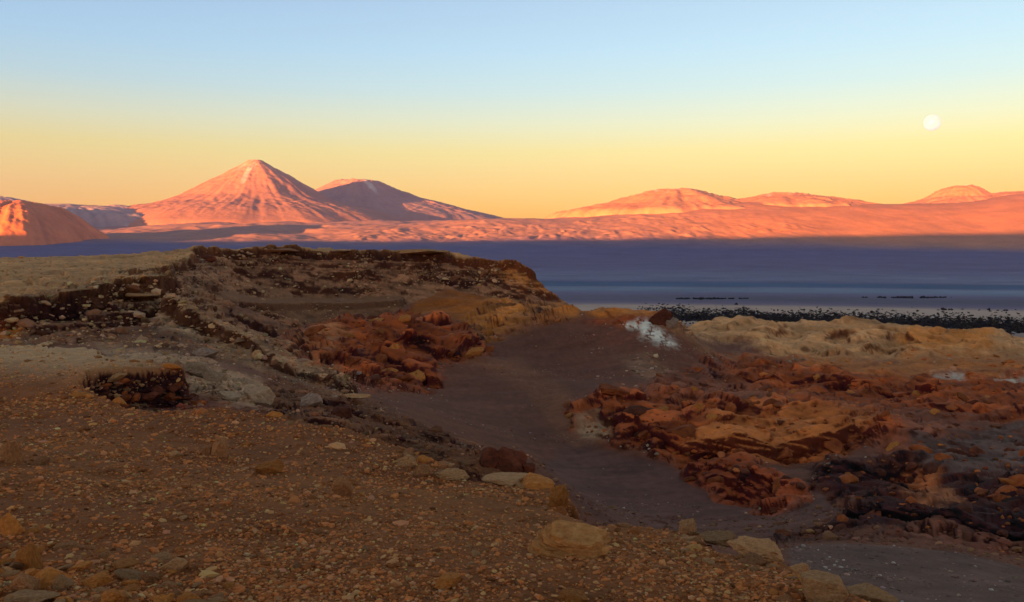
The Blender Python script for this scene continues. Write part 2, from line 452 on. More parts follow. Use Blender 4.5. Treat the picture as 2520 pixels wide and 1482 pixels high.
def base(X, Y):
    LA, LD = lp(X, Y)
    LA = LA.astype(f4); LD = LD.astype(f4)
    D = np.hypot(X, Y)
    zV = sV(LA, LD); zA = sA(LA, LD); zB = sB(LA, LD); zC = sC(LA, LD)
    zV = np.where(D > 420, np.minimum(zV, np.interp(D, [420, 620, 800, 900], [20, PLAIN - 4, PLAIN - 6, PLAIN - 8])), zV)
    zV = np.maximum(zV, PLAIN - 8)
    wp = fbm(X / 4, Y / 4, 4, 11); wp2 = fbm(X / 1.3, Y / 1.3, 3, 12); wp3 = fbm(X / 18, Y / 18, 4, 13)
    dA = seg_dist(X, Y, polyA) + wp * 1.1 + wp2 * 0.45
    pA = zA - profile(dA, 2.4, 0.45, 0.80, wp)
    dB = seg_dist(X, Y, polyB) + wp3 * 5.0 + wp * 1.6 + wp2 * 0.4
    sB_ = np.maximum(dB, 0)
    w4 = fbm(X / 9, Y / 9, 3, 14)
    drop = 2.8 * sm(0, 0.7, sB_) + np.maximum(sB_ - 0.5, 0) * 0.42
    for s0, hh_ in ((4.5, 1.7), (10.0, 2.1), (18.0, 1.6)):
        on = sm(-0.25, 0.25, fbm(X / 26 + s0, Y / 26, 2, 15))
        st_ = s0 * (1 + 0.35 * w4)
        drop = drop + hh_ * (0.35 + 0.65 * on) * sm(st_, st_ + 0.7 + 4 * (1 - on), sB_)
    pB = zB - drop
    dC = seg_dist(X, Y, polyC) + wp * 0.25
    pC = zC - profile(dC, 2.0, 0.7, 0.66, wp3)
    # the valley never overtops the rim of the gravel platform close to it
    zV = np.minimum(zV, zA - 2.2 + np.clip(dA - 2.5, 0, 60) * 0.4)
    dE = seg_dist(X, Y, polyE) + wp * 1.4 + wp2 * 0.3
    pE = sE(LA, LD) - profile(dE, 4.6, 1.0, 0.75, wp)
    dF = seg_dist(X, Y, polyF) + wp * 1.2 + wp2 * 0.3
    pF = sF2(LA, LD) - profile(dF, 2.1, 0.8, 0.75, wp)
    zV = np.where((dE < 10) & (pE > zV), pE, zV)
    zV = np.where((dF < 8) & (pF > zV), pF, zV)
    for sX, pX, cX in BLOCKS:
        P_ = np.array(pX); lo = P_.min(0) - 14; hi = P_.max(0) + 14
        ix = np.nonzero((X > lo[0]) & (X < hi[0]) & (Y > lo[1]) & (Y < hi[1]))[0]
        if len(ix) == 0: continue
        dX = seg_dist(X[ix], Y[ix], pX) + wp[ix] * 1.3 + wp2[ix] * 0.3
        pz = sX(LA[ix], LD[ix]) - profile(dX, cX, 0.8, 0.8, wp[ix])
        zV[ix] = np.where((dX < 8) & (pz > zV[ix]), pz, zV[ix])
    Z = zV.copy(); src = np.zeros(len(X), np.int8)
    for k, p, dd in ((3, pC, dC), (2, pB, dB), (1, pA, dA)):
        valid = dd < (60 if k == 2 else 26 if k == 3 else 14)
        m = valid & ((p > Z) | (dd < 0) if k == 1 else (p > Z))
        Z = np.where(m, p, Z); src = np.where(m, k, src)
    return Z.astype(f4), src, dA.astype(f4), dB.astype(f4), dC.astype(f4)

# sample finely where the ground is steep or far, coarsely where it is flat and near
NA = len(az); N0 = len(ds)
sub_az = az[::3]
AZ, DD = np.meshgrid(sub_az, ds)
z0 = base((DD * np.sin(AZ)).astype(f4).ravel(), (DD * np.cos(AZ)).astype(f4).ravel())[0].reshape(N0, -1)
slope_ang = z0 / DD                                   # tangent of the elevation seen from the view point
dl = np.diff(slope_ang, axis=0)
runmax = np.maximum.accumulate(slope_ang, axis=0)[:-1]
seen = sm(-0.012, -0.002, slope_ang[:-1] - runmax)
wgt = np.clip(dl, 0, None) * FPX * (0.15 + 0.85 * seen) + 0.10 * np.diff(np.log(ds))[:, None] * 300 + 0.02
kern = np.ones(7) / 7
wgt = np.apply_along_axis(lambda r: np.convolve(np.pad(r, 3, 'edge'), kern, 'valid'), 1, wgt)
ND = 830
cum = np.concatenate([np.zeros((1, wgt.shape[1])), np.cumsum(wgt, axis=0)])
cum /= cum[-1]
D2s = np.stack([np.exp(np.interp(np.linspace(0, 1, ND), cum[:, j], np.log(ds))) for j in range(cum.shape[1])], 1)
D2 = np.stack([np.interp(az, sub_az, D2s[i]) for i in range(ND)])
AZ = np.broadcast_to(az, (ND, NA))
X = (D2 * np.sin(AZ)).astype(f4).ravel(); Y = (D2 * np.cos(AZ)).astype(f4).ravel()
D = np.hypot(X, Y)
Z, src, dA, dB, dC = base(X, Y)
topA = (src == 1) & (dA < 0.1)
topB = (src == 2) & (dB < 0.1)
PX, PY = proj(X, Y, Z)
PX = PX.astype(f4); PY = PY.astype(f4)

# ---- natural zones: own colour, roughness of relief
C_GRAVEL = (.265, .086, .025); C_TAN = (.440, .212, .082); C_SCREE = (.240, .105, .050); C_SAND = (.180, .064, .038)
C_RED = (.300, .062, .014); C_ORANGE = (.460, .140, .022); C_RIDGE = (.500, .235, .095); C_GREY = (.360, .198, .105)
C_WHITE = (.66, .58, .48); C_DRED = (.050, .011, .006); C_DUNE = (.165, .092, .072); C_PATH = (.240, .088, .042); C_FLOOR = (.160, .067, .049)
N = len(X)
colr = np.tile(np.array(C_SAND, f4), (N, 1))
CLS = (0.6, 0.9, 1.4, 2.0, 3.0)                 # block sizes, metres
ampc = np.zeros((len(CLS), N), f4)
rock = np.zeros(N, f4); bad = np.zeros(N, f4); zone = np.zeros(N, np.int8)
nz1 = fbm(X / 6, Y / 6, 4, 21); nz2 = fbm(X / 1.2, Y / 1.2, 4, 22); nz3 = fbm(X / 30, Y / 30, 3, 23)
def put(mask_w, c, r=None, sz=None, b=None, zn=None, wr=None):
    global colr, rock, bad, zone, ampc
    w = mask_w.astype(f4)
    wr = w if wr is None else wr
    colr = colr * (1 - w[:, None]) + np.array(c, f4) * w[:, None]
    if r is not None:
        rock = rock * (1 - wr) + r * wr
        ampc *= (1 - wr)[None]
        ampc[int(np.argmin(np.abs(np.array(CLS) - sz)))] += r * wr
    if b is not None: bad = bad * (1 - wr) + b * wr
    if zn is not None: zone = np.where(w > 0.5, zn, zone)
put((src == 3), C_SCREE, 0.30, 1.6); put((src == 2), C_SCREE, 0.62, 2.0); 
put(topB, C_TAN, 0.42, 2.0); put((src == 1), C_PATH, 0.75, 0.8); put(topA, C_GRAVEL, 0.07, 0.5)
zone = np.where(src == 1, 1, np.where(src >= 2, 2, 0)).astype(np.int8)
def area(poly, c, r=None, sz=None, b=None, zn=None, soft=15, wob=20, only=None):
    global PX, PY
    poly = np.array(poly, float)
    lo = poly.min(0) - 40; hi = poly.max(0) + 40
    idx = np.nonzero((PX > lo[0]) & (PX < hi[0]) & (PY > lo[1]) & (PY < hi[1]) & (Y > 5))[0]
    if only is not None: idx = idx[only[idx]]
    sd0 = seg_dist(PX[idx], PY[idx], poly)
    w = np.zeros(N, f4); w[idx] = 1 - sm(-soft, soft, sd0 + wob * (nz1[idx] + 0.6 * nz2[idx]))
    wr = np.zeros(N, f4); wr[idx] = 1 - sm(-18, 16, sd0 + 0.7 * wob * nz1[idx])
    put(w, c, r, sz, b, zn, wr)
low = (src == 0) & (D < 430)
nA = ~topA
far_v = low & (D > 110)
area([(60, 735), (400, 700), (480, 800), (640, 900), (470, 900), (250, 862), (-40, 850), (-40, 800)], (0.168, 0.072, 0.037), 0.65, 1.8, zn=2, only=nA)
area([(200, 728), (395, 688), (405, 740), (470, 800), (560, 850), (400, 800), (330, 745)], (0.381, 0.221, 0.119), 0.8, 1.6, zn=2, only=nA)
area([(450, 780), (560, 810), (660, 850), (720, 920), (700, 950), (620, 900), (520, 860)], (0.302, 0.145, 0.068), 0.75, 1.7, zn=2, only=nA)
area([(-60, 785), (40, 795), (48, 832), (-60, 840)], C_ORANGE, 0.6, 1.5, zn=2, only=nA)
area([(240, 850), (470, 880), (670, 950), (670, 1005), (460, 985), (440, 905), (270, 885)], C_GREY, 0.85, 1.1, zn=2, only=nA)
area([(180, 900), (450, 900), (470, 960), (560, 1000), (440, 1008), (320, 1000), (180, 965)], (0.168, 0.036, 0.018), 0.7, 0.7, zn=1, only=nA)
area([(650, 870), (800, 885), (850, 945), (1000, 1030), (1130, 1080), (1240, 1110), (1340, 1190), (1180, 1200), (1000, 1125), (800, 1070), (660, 1040)], (.150, .052, .021), 0.85, 1.1, zn=0, only=nA)
area([(400, 715), (520, 755), (650, 822), (760, 882), (880, 930), (860, 972), (720, 930), (600, 875), (480, 815), (395, 755)], (.290, .145, .070), 0.85, 1.4, zn=2, only=nA)
area([(550, 742), (660, 766), (740, 800), (790, 845), (745, 890), (690, 852), (620, 812), (545, 785)], (.230, .088, .040), 0.9, 2.0, zn=2, only=nA)
area([(700, 825), (780, 792), (860, 776), (1000, 780), (1070, 775), (1180, 815), (1200, 875), (1085, 895), (1085, 955), (950, 965), (870, 955), (800, 900), (700, 868)], C_RED, 0.95, 3.2, zn=3, only=far_v, soft=22, wob=40)
area([(720, 830), (800, 810), (850, 830), (820, 870), (740, 860)], (0.381, 0.136, 0.051), 0.8, 2.6, zn=3, only=far_v, soft=22, wob=40)
area([(1000, 735), (1100, 708), (1190, 712), (1270, 770), (1180, 832), (1060, 790), (1010, 770)], (.270, .075, .011), 0.40, 3.0, zn=4, only=low & (D > 225))
area([(1140, 780), (1230, 730), (1300, 738), (1420, 752), (1430, 782), (1310, 805), (1190, 845)], (.36, .115, .022), 0.85, 3.0, zn=4, only=far_v)
area([(1400, 752), (1600, 752), (1680, 765), (1640, 800), (1540, 800), (1450, 780)], C_ORANGE, 0.55, 1.8, zn=4, only=far_v)
area([(1560, 775), (1610, 775), (1590, 800), (1440, 795)], (0.246, 0.043, 0.012), 0.6, 1.4, zn=4, only=far_v)
area([(1130, 640), (1290, 652), (1345, 690), (1375, 735), (1290, 710)], (0.426, 0.145, 0.033), 0.5, 2.0, zn=2)
area([(1150, 888), (1270, 885), (1400, 960), (1480, 1060), (1420, 1105), (1350, 1050), (1300, 965)], C_PATH, 0.1, 1.0, only=low)
area([(1510, 880), (1600, 865), (1720, 950), (1640, 965), (1560, 925)], (0.224, 0.106, 0.061), 0.5, 1.2, only=low)
area([(1500, 985), (1740, 885), (2700, 900), (2700, 1390), (2100, 1320), (2020, 1200), (2200, 1130), (2100, 1115), (1900, 1140), (1600, 1090)], (.185, .058, .030), 0.7, 2.0, zn=8, only=low, soft=22, wob=40)
area([(1390, 1000), (1530, 955), (1660, 980), (1840, 990), (1990, 995), (2180, 1035), (2210, 1075), (2060, 1125), (1900, 1140), (1760, 1200), (1600, 1130), (1500, 1095), (1410, 1050)], C_RED, 0.9, 2.0, zn=5, only=low, soft=22, wob=40)
area([(1690, 1085), (1850, 1005), (2050, 1015), (2160, 1040), (2080, 1110), (1880, 1135)], (0.448, 0.128, 0.031), 0.6, 2.0, zn=5, only=low, wob=40, soft=26)
area([(1420, 1040), (1500, 1040), (1500, 1085), (1430, 1080)], C_GREY, 0.5, 0.8, only=low)
area([(1670, 1165), (1800, 1140), (1900, 1165), (2010, 1225), (1900, 1275), (1770, 1245)], (0.258, 0.051, 0.015), 0.9, 1.3, zn=6, only=low, soft=22, wob=40)
area([(1640, 800), (1700, 780), (2560, 775), (2700, 800), (2700, 890), (2000, 892), (1760, 884)], C_RIDGE, 0.60, 3.0, 1.0, zn=7, only=low)
area([(2200, 815), (2440, 810), (2440, 870), (2230, 870)], (0.515, 0.183, 0.044), 0.60, 3.0, 1.0, zn=7, only=low)
area([(1700, 835), (1850, 850), (1880, 882), (1760, 880)], C_SAND, 0.0, 1.0, 0.0, only=low)
area([(1740, 882), (1900, 882), (2100, 900), (2700, 915), (2700, 1045), (2200, 1012), (1950, 990), (1850, 960)], C_RED, 0.8, 2.4, 0.0, zn=8, only=low, soft=22, wob=40)
area([(1980, 888), (2700, 878), (2700, 925), (2100, 918)], (0.459, 0.149, 0.037), 0.3, 2.0, 0.2, zn=8, only=low, soft=22, wob=40)
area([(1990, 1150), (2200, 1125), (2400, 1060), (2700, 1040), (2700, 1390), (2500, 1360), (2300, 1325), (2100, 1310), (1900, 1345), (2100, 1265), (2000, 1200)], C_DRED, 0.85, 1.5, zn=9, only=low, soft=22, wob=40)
area([(2170, 1170), (2330, 1145), (2300, 1225), (2190, 1215)], (0.370, 0.093, 0.024), 0.8, 1.4, zn=9, only=low, soft=22, wob=40)
area([(2220, 1235), (2340, 1225), (2360, 1245), (2270, 1250)], (0.336, 0.111, 0.041), 0.5, 1.4, zn=9, only=low, soft=22, wob=40)
area([(2260, 1110), (2560, 1050), (2560, 1160), (2350, 1185)], (.125, .066, .050), 0.7, 0.9, zn=9, only=low, wob=60, soft=20)
area([(1940, 1345), (2100, 1325), (2350, 1345), (2700, 1440), (2700, 1700), (1900, 1700)], C_DUNE, 0.05, 1.0, zn=10, only=low & (D < 47))
area([(1380, 1105), (1600, 1130), (1780, 1200), (1800, 1240), (2000, 1200), (2100, 1260), (1900, 1340), (1500, 1310), (1340, 1160)], C_FLOOR, 0.02, 1.0, only=low & (rock < 0.4))
streak = np.sin((X * 0.8 - Y * 0.25) * 2.2 + nz2 * 5)
area([(1545, 805), (1590, 788), (1665, 850), (1640, 852), (1580, 832)], C_WHITE, 0.45, 0.8, zn=4, only=low & (streak > -0.6), wob=24, soft=14)
area([(2290, 928), (2370, 926), (2370, 933), (2290, 933)], (.46, .35, .27), 0.5, 0.8, only=low, wob=26, soft=10)
area([(2450, 936), (2530, 928), (2530, 938), (2450, 942)], (.46, .35, .27), 0.5, 0.8, only=low, wob=26, soft=10)

# ---- relief
amp = np.clip(rock, 0, 1)
rnd = np.zeros(N, f4)
cr_, sr_ = math.cos(0.38), math.sin(0.38)
BIGZ = np.isin(zone, (3, 4, 5, 6, 7, 8, 9))
for ci, S in enumerate(CLS):
    i_r = np.nonzero(ampc[ci] > 0.015)[0]
    if len(i_r) == 0: continue
    x0_, y0_, ai = X[i_r], Y[i_r], ampc[ci][i_r]
    xs = x0_ + 0.5 * S * fbm(x0_ / (S * 3), y0_ / (S * 3), 2, 58); ys = y0_ + 0.5 * S * fbm(x0_ / (S * 3), y0_ / (S * 3), 2, 59)
    u1 = (xs * cr_ + ys * sr_); v1 = (-xs * sr_ + ys * cr_)
    # tilted beds: each ends in a broken face towards the valley and dips away behind it
    wv = fbm(x0_ / (S * 4.5), y0_ / (S * 4.5), 2, 62)
    ph_ = (v1 + 1.6 * S * wv) / (S * 2.4)
    bi = np.floor(ph_); fr = ph_ - bi
    m1 = perlin(u1 / (S * 3.0) + bi * 5.37, bi * 3.71 + 0.5, 63) + 0.35 * perlin(u1 / (S * 1.2), bi * 7.1, 64)
    Hb = np.clip(0.40 + 1.1 * m1, -0.4, 1.3)
    hR = sm(0.35, 0.7, ai) * 0.95 * Hb * ((1 - fr) ** 1.2 - 0.55)
    hs_b = (_hash(bi.astype(np.int64), bi.astype(np.int64) * 0 + 5, 9).astype(np.float64) / 4294967295.0).astype(f4)
    dark = 0.5 * (hs_b - 0.5)
    for k, (rel, am) in enumerate(((2.4, 0.75), (1.0, 0.30), (0.42, 0.09))):
        f1, f2, rid, gx, gy = voronoi(u1 / (S * rel * 1.7), v1 / (S * rel), 40 + k)
        e = f2 - f1
        hR += am * ((rid - 0.6) * 0.8 + (rid * 2 - 1) * gx * 1.1 + ((rid * 7.3) % 1.0 - 0.25) * gy * 1.2 - 0.5 * np.exp(-e * 12.0))
        dark += am * (rid - 0.5)
    mac = ridged(xs / (S * 6.0), ys / (S * 6.5), 2, 60, 0.4)
    hR += np.where(BIGZ[i_r], 1.7 * (mac - 0.1), 0.35 * mac)
    Z[i_r] += (ai * S * 0.66 * (hR - 0.02)).astype(f4)
    rnd[i_r] += ai * dark
rnd /= np.maximum(amp, 0.2)
# weather the sharpest steps a little
ZS = Z.reshape(ND, NA)
for _ in range(1):
    T = np.pad(ZS, ((0, 0), (1, 1)), 'edge')
    T = (T[:, :-2] + 2 * T[:, 1:-1] + T[:, 2:]) / 4
    ZS = np.where(rock.reshape(ND, NA) > 0.04, T, ZS)
Z = ZS.ravel().astype(f4)
# bedding ledges and gullies on the scarps
arcB = arc_pos(X, Y, polyB); arcA = arc_pos(X, Y, polyA)
outB = (src == 2) & (~topB)
gl_ = ridged(arcB / 9.0 + 0.25 * nz1, dB / 40.0, 4, 86, 0.55)
gl2 = ridged(arcB / 2.6 + 0.5 * nz1, dB / 14.0, 3, 87, 0.55)
near_k = np.clip(D / 250, 0.45, 1.0)
Z += (outB * near_k * (sm(0.3, 5, dB) * 1.25 * (gl_ - 0.35) + sm(0.3, 3, dB) * 0.35 * gl2)).astype(f4)
led = outB * sm(16, 5, dB + 3 * nz3)
Z += (led * stair(Z + 0.35 * nz1 + 0.03 * X, 1.15 + 0 * X, 0.35) * 0.95).astype(f4)
outA = (src == 1) & (~topA)
Z += (outA * sm(0.1, 0.8, dA) * 0.35 * (ridged(arcA / 1.9 + 0.3 * nz2, dA / 8, 4, 88, .6) - 0.2)).astype(f4)
Z += (outA * stair(Z + 0.15 * nz1, 0.36, 0.35) * 0.9).astype(f4)
# eroded badland ridge
i_b = np.nonzero(bad > 0.02)[0]
xb, yb = X[i_b], Y[i_b]
wx = xb + 3 * fbm(xb / 9, yb / 9, 3, 70); wy = yb + 3 * fbm(xb / 9, yb / 9, 3, 71)
hb = 2.4 * ridged(wx / 21, wy / 26, 4, 72, 0.5)
Z[i_b] += (bad[i_b] * (hb - 1.0)).astype(f4)
# gravel and slopes: fine unevenness
ga = np.where(topA, 1.0, 0.0)
Z += (ga * (0.22 * fbm(X / 3.4, Y / 3.4, 3, 80) + 0.07 * ridged(X / 1.1, Y / 1.1, 3, 83) + 0.03 * fbm(X / 0.35, Y / 0.35, 2, 81))).astype(f4)
Z += (np.where(topA, 0, 1) * np.clip(D / 200, 0.1, 1) * (0.30 * fbm(X / 7, Y / 7, 4, 82))).astype(f4)
Z += (np.where(topB, 1, 0) * (0.8 * ridged(X / 30, Y / 22, 4, 84) + 0.25 * ridged(X / 6, Y / 6, 3, 95) + 1.3 * sm(250, 300, D) * sm(-16, -1, dB) * (ridged(X / 17, Y / 17, 3, 96) - 0.2))).astype(f4)
scarp = (src == 2) & (~topB)
Z += (topB * 0.85 * stair(Z + 0.5 * nz1 + 0.3 * nz3 + 0.012 * Y, 0.9, 0.25)).astype(f4)
# colour variation that belongs to the ground itself
v = 1 + (0.30 * nz1 + 0.22 * nz2) * (1 - 0.75 * np.clip(rock * 1.5, 0, 1)) + 0.16 * nz3
v = v * (1 + 0.95 * rnd * amp)
v = v * (1 + outB * (0.22 * perlin((Z + 0.5 * nz1) / 0.9, X / 60, 91) + 0.18 * gl2))
colr = colr * np.clip(v, 0.35, 1.9)[:, None]
pale = sm(0.25, 0.6, nz3 + 0.6 * nz1)
colr = np.where(topB[:, None], colr * (1 - 0.35 * pale[:, None] * 0) , colr)
lp_ = sm(0.18, 0.5, fbm(X / 40, Y / 9, 4, 90)) * topB
colr = colr * (1 - 0.55 * lp_[:, None]) 
left_tan = topA * sm(960, 860, PY) * sm(520, 250, PX)
colr = colr * (1 - left_tan[:, None]) + left_tan[:, None] * np.array((.58, .335, .165), f4) * np.clip(v, .6, 1.5)[:, None]
olive = topA * sm(0.05, 0.5, nz3 + 0.4 * nz1) * 0.5
colr = colr * (1 - olive[:, None]) + olive[:, None] * np.array((.29, .105, .031), f4)
sandm = (src == 0) & (rock < 0.3)
colr = colr * (1 + sandm * (0.34 * fbm((X + 0.5 * Y) / 14, (Y - 0.5 * X) / 2.2, 4, 92) + 0.22 * fbm(X / 0.9, Y / 1.5, 3, 93)))[:, None]
Z += (sandm * np.clip(D / 150, .15, 1) * (0.30 * ridged((X + .4 * Y) / 16, (Y - .4 * X) / 5.0, 4, 94))).astype(f4)
colr = np.clip(colr, 0.01, 0.85).astype(f4)

# resample every column so that the steep broken faces get enough points for their beds
Zc = Z.reshape(ND, NA); Dc = D.reshape(ND, NA)
tn = Zc / Dc
dtn = np.diff(tn, axis=0)
rmx = np.maximum.accumulate(tn, axis=0)[:-1]
vis = sm(-0.010, -0.001, tn[1:] - rmx)
wg = np.clip(dtn, 0, None) * FPX * (0.12 + 0.88 * vis) + 0.25
wg = np.maximum(wg, 0.5 * np.maximum(np.pad(wg, ((1, 0), (0, 0)), 'edge')[:-1], np.pad(wg, ((0, 1), (0, 0)), 'edge')[1:]))
def box(a, n, ax):
    p = [(0, 0), (0, 0)]; p[ax] = (n + 1, n)
    c = np.cumsum(np.pad(a, p, 'edge'), axis=ax)
    k = 2 * n + 1
    return ((c[k:] - c[:-k]) if ax == 0 else (c[:, k:] - c[:, :-k])) / k
wg = box(box(box(wg, 16, 1), 16, 1), 2, 0)
cm = np.concatenate([np.zeros((1, NA)), np.cumsum(wg, axis=0)]); cm /= cm[-1]
ND2 = 880
tt = np.linspace(0, 1, ND2)
pos = np.stack([np.interp(tt, cm[:, j], np.arange(ND)) for j in range(NA)], 1)
i0 = np.clip(pos.astype(int), 0, ND - 2); fr_ = (pos - i0).astype(f4); jj = np.broadcast_to(np.arange(NA), i0.shape)
def rs(a):
    a = a.reshape(ND, NA); return (a[i0, jj] * (1 - fr_) + a[i0 + 1, jj] * fr_).astype(f4).ravel()
inear = np.where(fr_ < 0.5, i0, i0 + 1)
def rn(a):
    return a.reshape(ND, NA)[inear, jj].ravel()
D, Z, rock, dA = rs(D), rs(Z), rs(rock), rs(dA)
colr = np.stack([rs(colr[:, c]) for c in range(3)], 1); ampc = np.stack([rs(a) for a in ampc])
zone, topA, src, scarp = rn(zone), rn(topA), rn(src), rn(scarp)
ND = ND2; N = ND * NA
D2 = D.reshape(ND, NA).astype(float)
AZ = np.broadcast_to(az, (ND, NA)).ravel()
X = (D * np.sin(AZ)).astype(f4); Y = (D * np.cos(AZ)).astype(f4)

def perlin3(x, y, z, s=0):
    x0 = np.floor(x); y0 = np.floor(y); z0 = np.floor(z)
    i = x0.astype(np.int64); j = y0.astype(np.int64); k = z0.astype(np.int64)
    fx = (x - x0).astype(f4); fy = (y - y0).astype(f4); fz_ = (z - z0).astype(f4)
    u = fx * fx * (3 - 2 * fx); v_ = fy * fy * (3 - 2 * fy); w = fz_ * fz_ * (3 - 2 * fz_)
    def val(a, b, c):
        return (_hash(i + a, (j + b) * 31 + (k + c) * 7919, s) & 0xFFFF).astype(f4) / 32767.5 - 1
    c00 = val(0, 0, 0) * (1 - u) + val(1, 0, 0) * u; c10 = val(0, 1, 0) * (1 - u) + val(1, 1, 0) * u
    c01 = val(0, 0, 1) * (1 - u) + val(1, 0, 1) * u; c11 = val(0, 1, 1) * (1 - u) + val(1, 1, 1) * u
    return (c00 * (1 - v_) + c10 * v_) * (1 - w) + (c01 * (1 - v_) + c11 * v_) * w

# broken beds: relief along the surface normal, finer upright than sideways
def normals(P3):
    G = P3.reshape(ND, NA, 3)
    du = np.gradient(G, axis=1); dv = np.gradient(G, axis=0)
    n = np.cross(du, dv); n /= np.linalg.norm(n, axis=2, keepdims=True) + 1e-12
    n = np.where(n[..., 2:3] < 0, -n, n)
    return n.reshape(-1, 3)
nv_ = normals(np.stack([X, Y, Z], 1).astype(np.float64)).astype(f4)
bedc = np.zeros(N, f4); lumpc = np.zeros(N, f4)
zt_ = Z + 0.16 * X - 0.08 * Y
dn = np.zeros(N, f4)
steep = 1 - nv_[:, 2]
for ci, S in enumerate(CLS):
    ii = np.nonzero(ampc[ci] > 0.015)[0]
    if len(ii) == 0: continue
    xs, ys, zs, zt2 = X[ii], Y[ii], Z[ii], zt_[ii]
    bed = perlin3(xs / (S * 2.2), ys / (S * 2.2), zt2 / (S * 0.30), 200) + 0.6 * perlin3(xs / (S * 1.0), ys / (S * 1.0), zt2 / (S * 0.13), 201)
    bed = np.tanh(2.0 * bed)
    lump3 = 0.8 * perlin3(xs / (S * 0.5), ys / (S * 0.5), zs / (S * 0.35), 202) + 0.4 * perlin3(xs / (S * 0.22), ys / (S * 0.22), zs / (S * 0.18), 203)
    a_ = ampc[ci][ii]
    dn[ii] += a_ * S * (0.15 * bed * (0.3 + 1.5 * sm(.1, .6, steep[ii])) + 0.05 * lump3)
    bedc[ii] += a_ * bed; lumpc[ii] += a_ * lump3
X = X + nv_[:, 0] * dn; Y = Y + nv_[:, 1] * dn; Z = Z + nv_[:, 2] * dn
colr *= np.clip(1 + 0.25 * bedc + 0.2 * lumpc, 0.4, 1.8)[:, None]
ii = np.nonzero(rock > 0.03)[0]
bed = bedc[ii] / np.maximum(rock[ii], .1)
# light from above put into the colour: level ledges paler, steep broken faces darker and redder
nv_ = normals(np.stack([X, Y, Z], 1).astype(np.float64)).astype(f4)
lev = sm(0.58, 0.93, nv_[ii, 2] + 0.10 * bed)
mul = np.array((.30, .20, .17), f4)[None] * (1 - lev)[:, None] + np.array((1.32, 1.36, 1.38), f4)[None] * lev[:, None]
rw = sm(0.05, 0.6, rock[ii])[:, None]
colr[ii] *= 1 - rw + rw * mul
colr = np.clip(colr, 0.01, 0.85)
VERT = np.stack([X, Y, Z], 1).astype(f4)
QUADS = grid_quads(ND, NA)[:, ::-1]
qz = zone[QUADS[:, 0]]
qg = qz.reshape(ND - 1, NA - 1).copy()
lab = np.arange(qg.size).reshape(qg.shape)
for _ in range(4000):                                  # connected areas by label spreading
    old = lab
    l = lab.copy()
    m = qg[1:] == qg[:-1]; l[1:][m] = np.minimum(l[1:], l[:-1])[m]; l[:-1][m] = np.minimum(l[1:], l[:-1])[m]
    m = qg[:, 1:] == qg[:, :-1]; l[:, 1:][m] = np.minimum(l[:, 1:], l[:, :-1])[m]; l[:, :-1][m] = np.minimum(l[:, 1:], l[:, :-1])[m]
    lab = l.ravel()[l]                                 # pointer jumping
    if np.array_equal(lab, old): break
for zn in range(3, 10):
    ids, cnt = np.unique(lab[qg == zn], return_counts=True)
    if len(ids) > 1:
        qg[np.isin(lab, ids[ids != ids[np.argmax(cnt)]]) & (qg == zn)] = 0
qz = qg.ravel()
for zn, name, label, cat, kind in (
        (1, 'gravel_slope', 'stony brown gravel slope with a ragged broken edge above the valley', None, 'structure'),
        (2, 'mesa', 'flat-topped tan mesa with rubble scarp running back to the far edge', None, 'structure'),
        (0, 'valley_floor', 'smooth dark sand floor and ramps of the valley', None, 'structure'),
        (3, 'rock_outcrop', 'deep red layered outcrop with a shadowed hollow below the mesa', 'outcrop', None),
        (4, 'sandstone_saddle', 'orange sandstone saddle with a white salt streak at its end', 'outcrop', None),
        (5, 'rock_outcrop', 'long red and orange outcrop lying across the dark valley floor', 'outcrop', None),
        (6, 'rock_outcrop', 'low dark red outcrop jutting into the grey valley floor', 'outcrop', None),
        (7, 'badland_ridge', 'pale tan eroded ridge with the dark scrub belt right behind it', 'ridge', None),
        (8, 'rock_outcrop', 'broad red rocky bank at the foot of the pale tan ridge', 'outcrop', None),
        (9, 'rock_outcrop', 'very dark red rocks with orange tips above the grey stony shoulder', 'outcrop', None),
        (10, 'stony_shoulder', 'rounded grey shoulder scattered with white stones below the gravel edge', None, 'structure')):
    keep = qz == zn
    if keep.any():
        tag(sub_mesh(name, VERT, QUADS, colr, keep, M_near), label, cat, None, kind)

ZR = Z.reshape(ND, NA); D3 = np.hypot(X, Y).reshape(ND, NA)
SRC = src.reshape(ND, NA); TOPA = topA.reshape(ND, NA)
LG = np.linspace(math.log(2.3), math.log(890), 1500)
ZG = np.stack([np.interp(LG, np.maximum.accumulate(np.log(D3[:, j])), ZR[:, j]) for j in range(NA)], 1)
def gz(x, y):
    """ground height at plan points"""
    x = np.atleast_1d(np.asarray(x, float)); y = np.atleast_1d(np.asarray(y, float))
    fi = np.interp(np.log(np.hypot(x, y)), LG, np.arange(len(LG))); fj = np.interp(np.arctan2(x, y), az, np.arange(NA))
    i = np.clip(fi.astype(int), 0, len(LG) - 2); j = np.clip(fj.astype(int), 0, NA - 2)
    a = fi - i; b = fj - j
    return (ZG[i, j] * (1 - a) * (1 - b) + ZG[i + 1, j] * a * (1 - b) + ZG[i, j + 1] * (1 - a) * b + ZG[i + 1, j + 1] * a * b)

def pick(px, py, dmin=3.0, dmax=880.0):
    """first ground point seen at a picture position"""
    k = np.geomspace(dmin, dmax, 1600)
    p = np.stack([unproj(px, py, d) for d in (1.0,)])[0]
    q = k[:, None] * p[None]
    g = gz(q[:, 0], q[:, 1])
    hit = np.nonzero(q[:, 2] <= g)[0]
    if len(hit) == 0: return None
    i = hit[0]
    return np.array([q[i, 0], q[i, 1], g[i]])

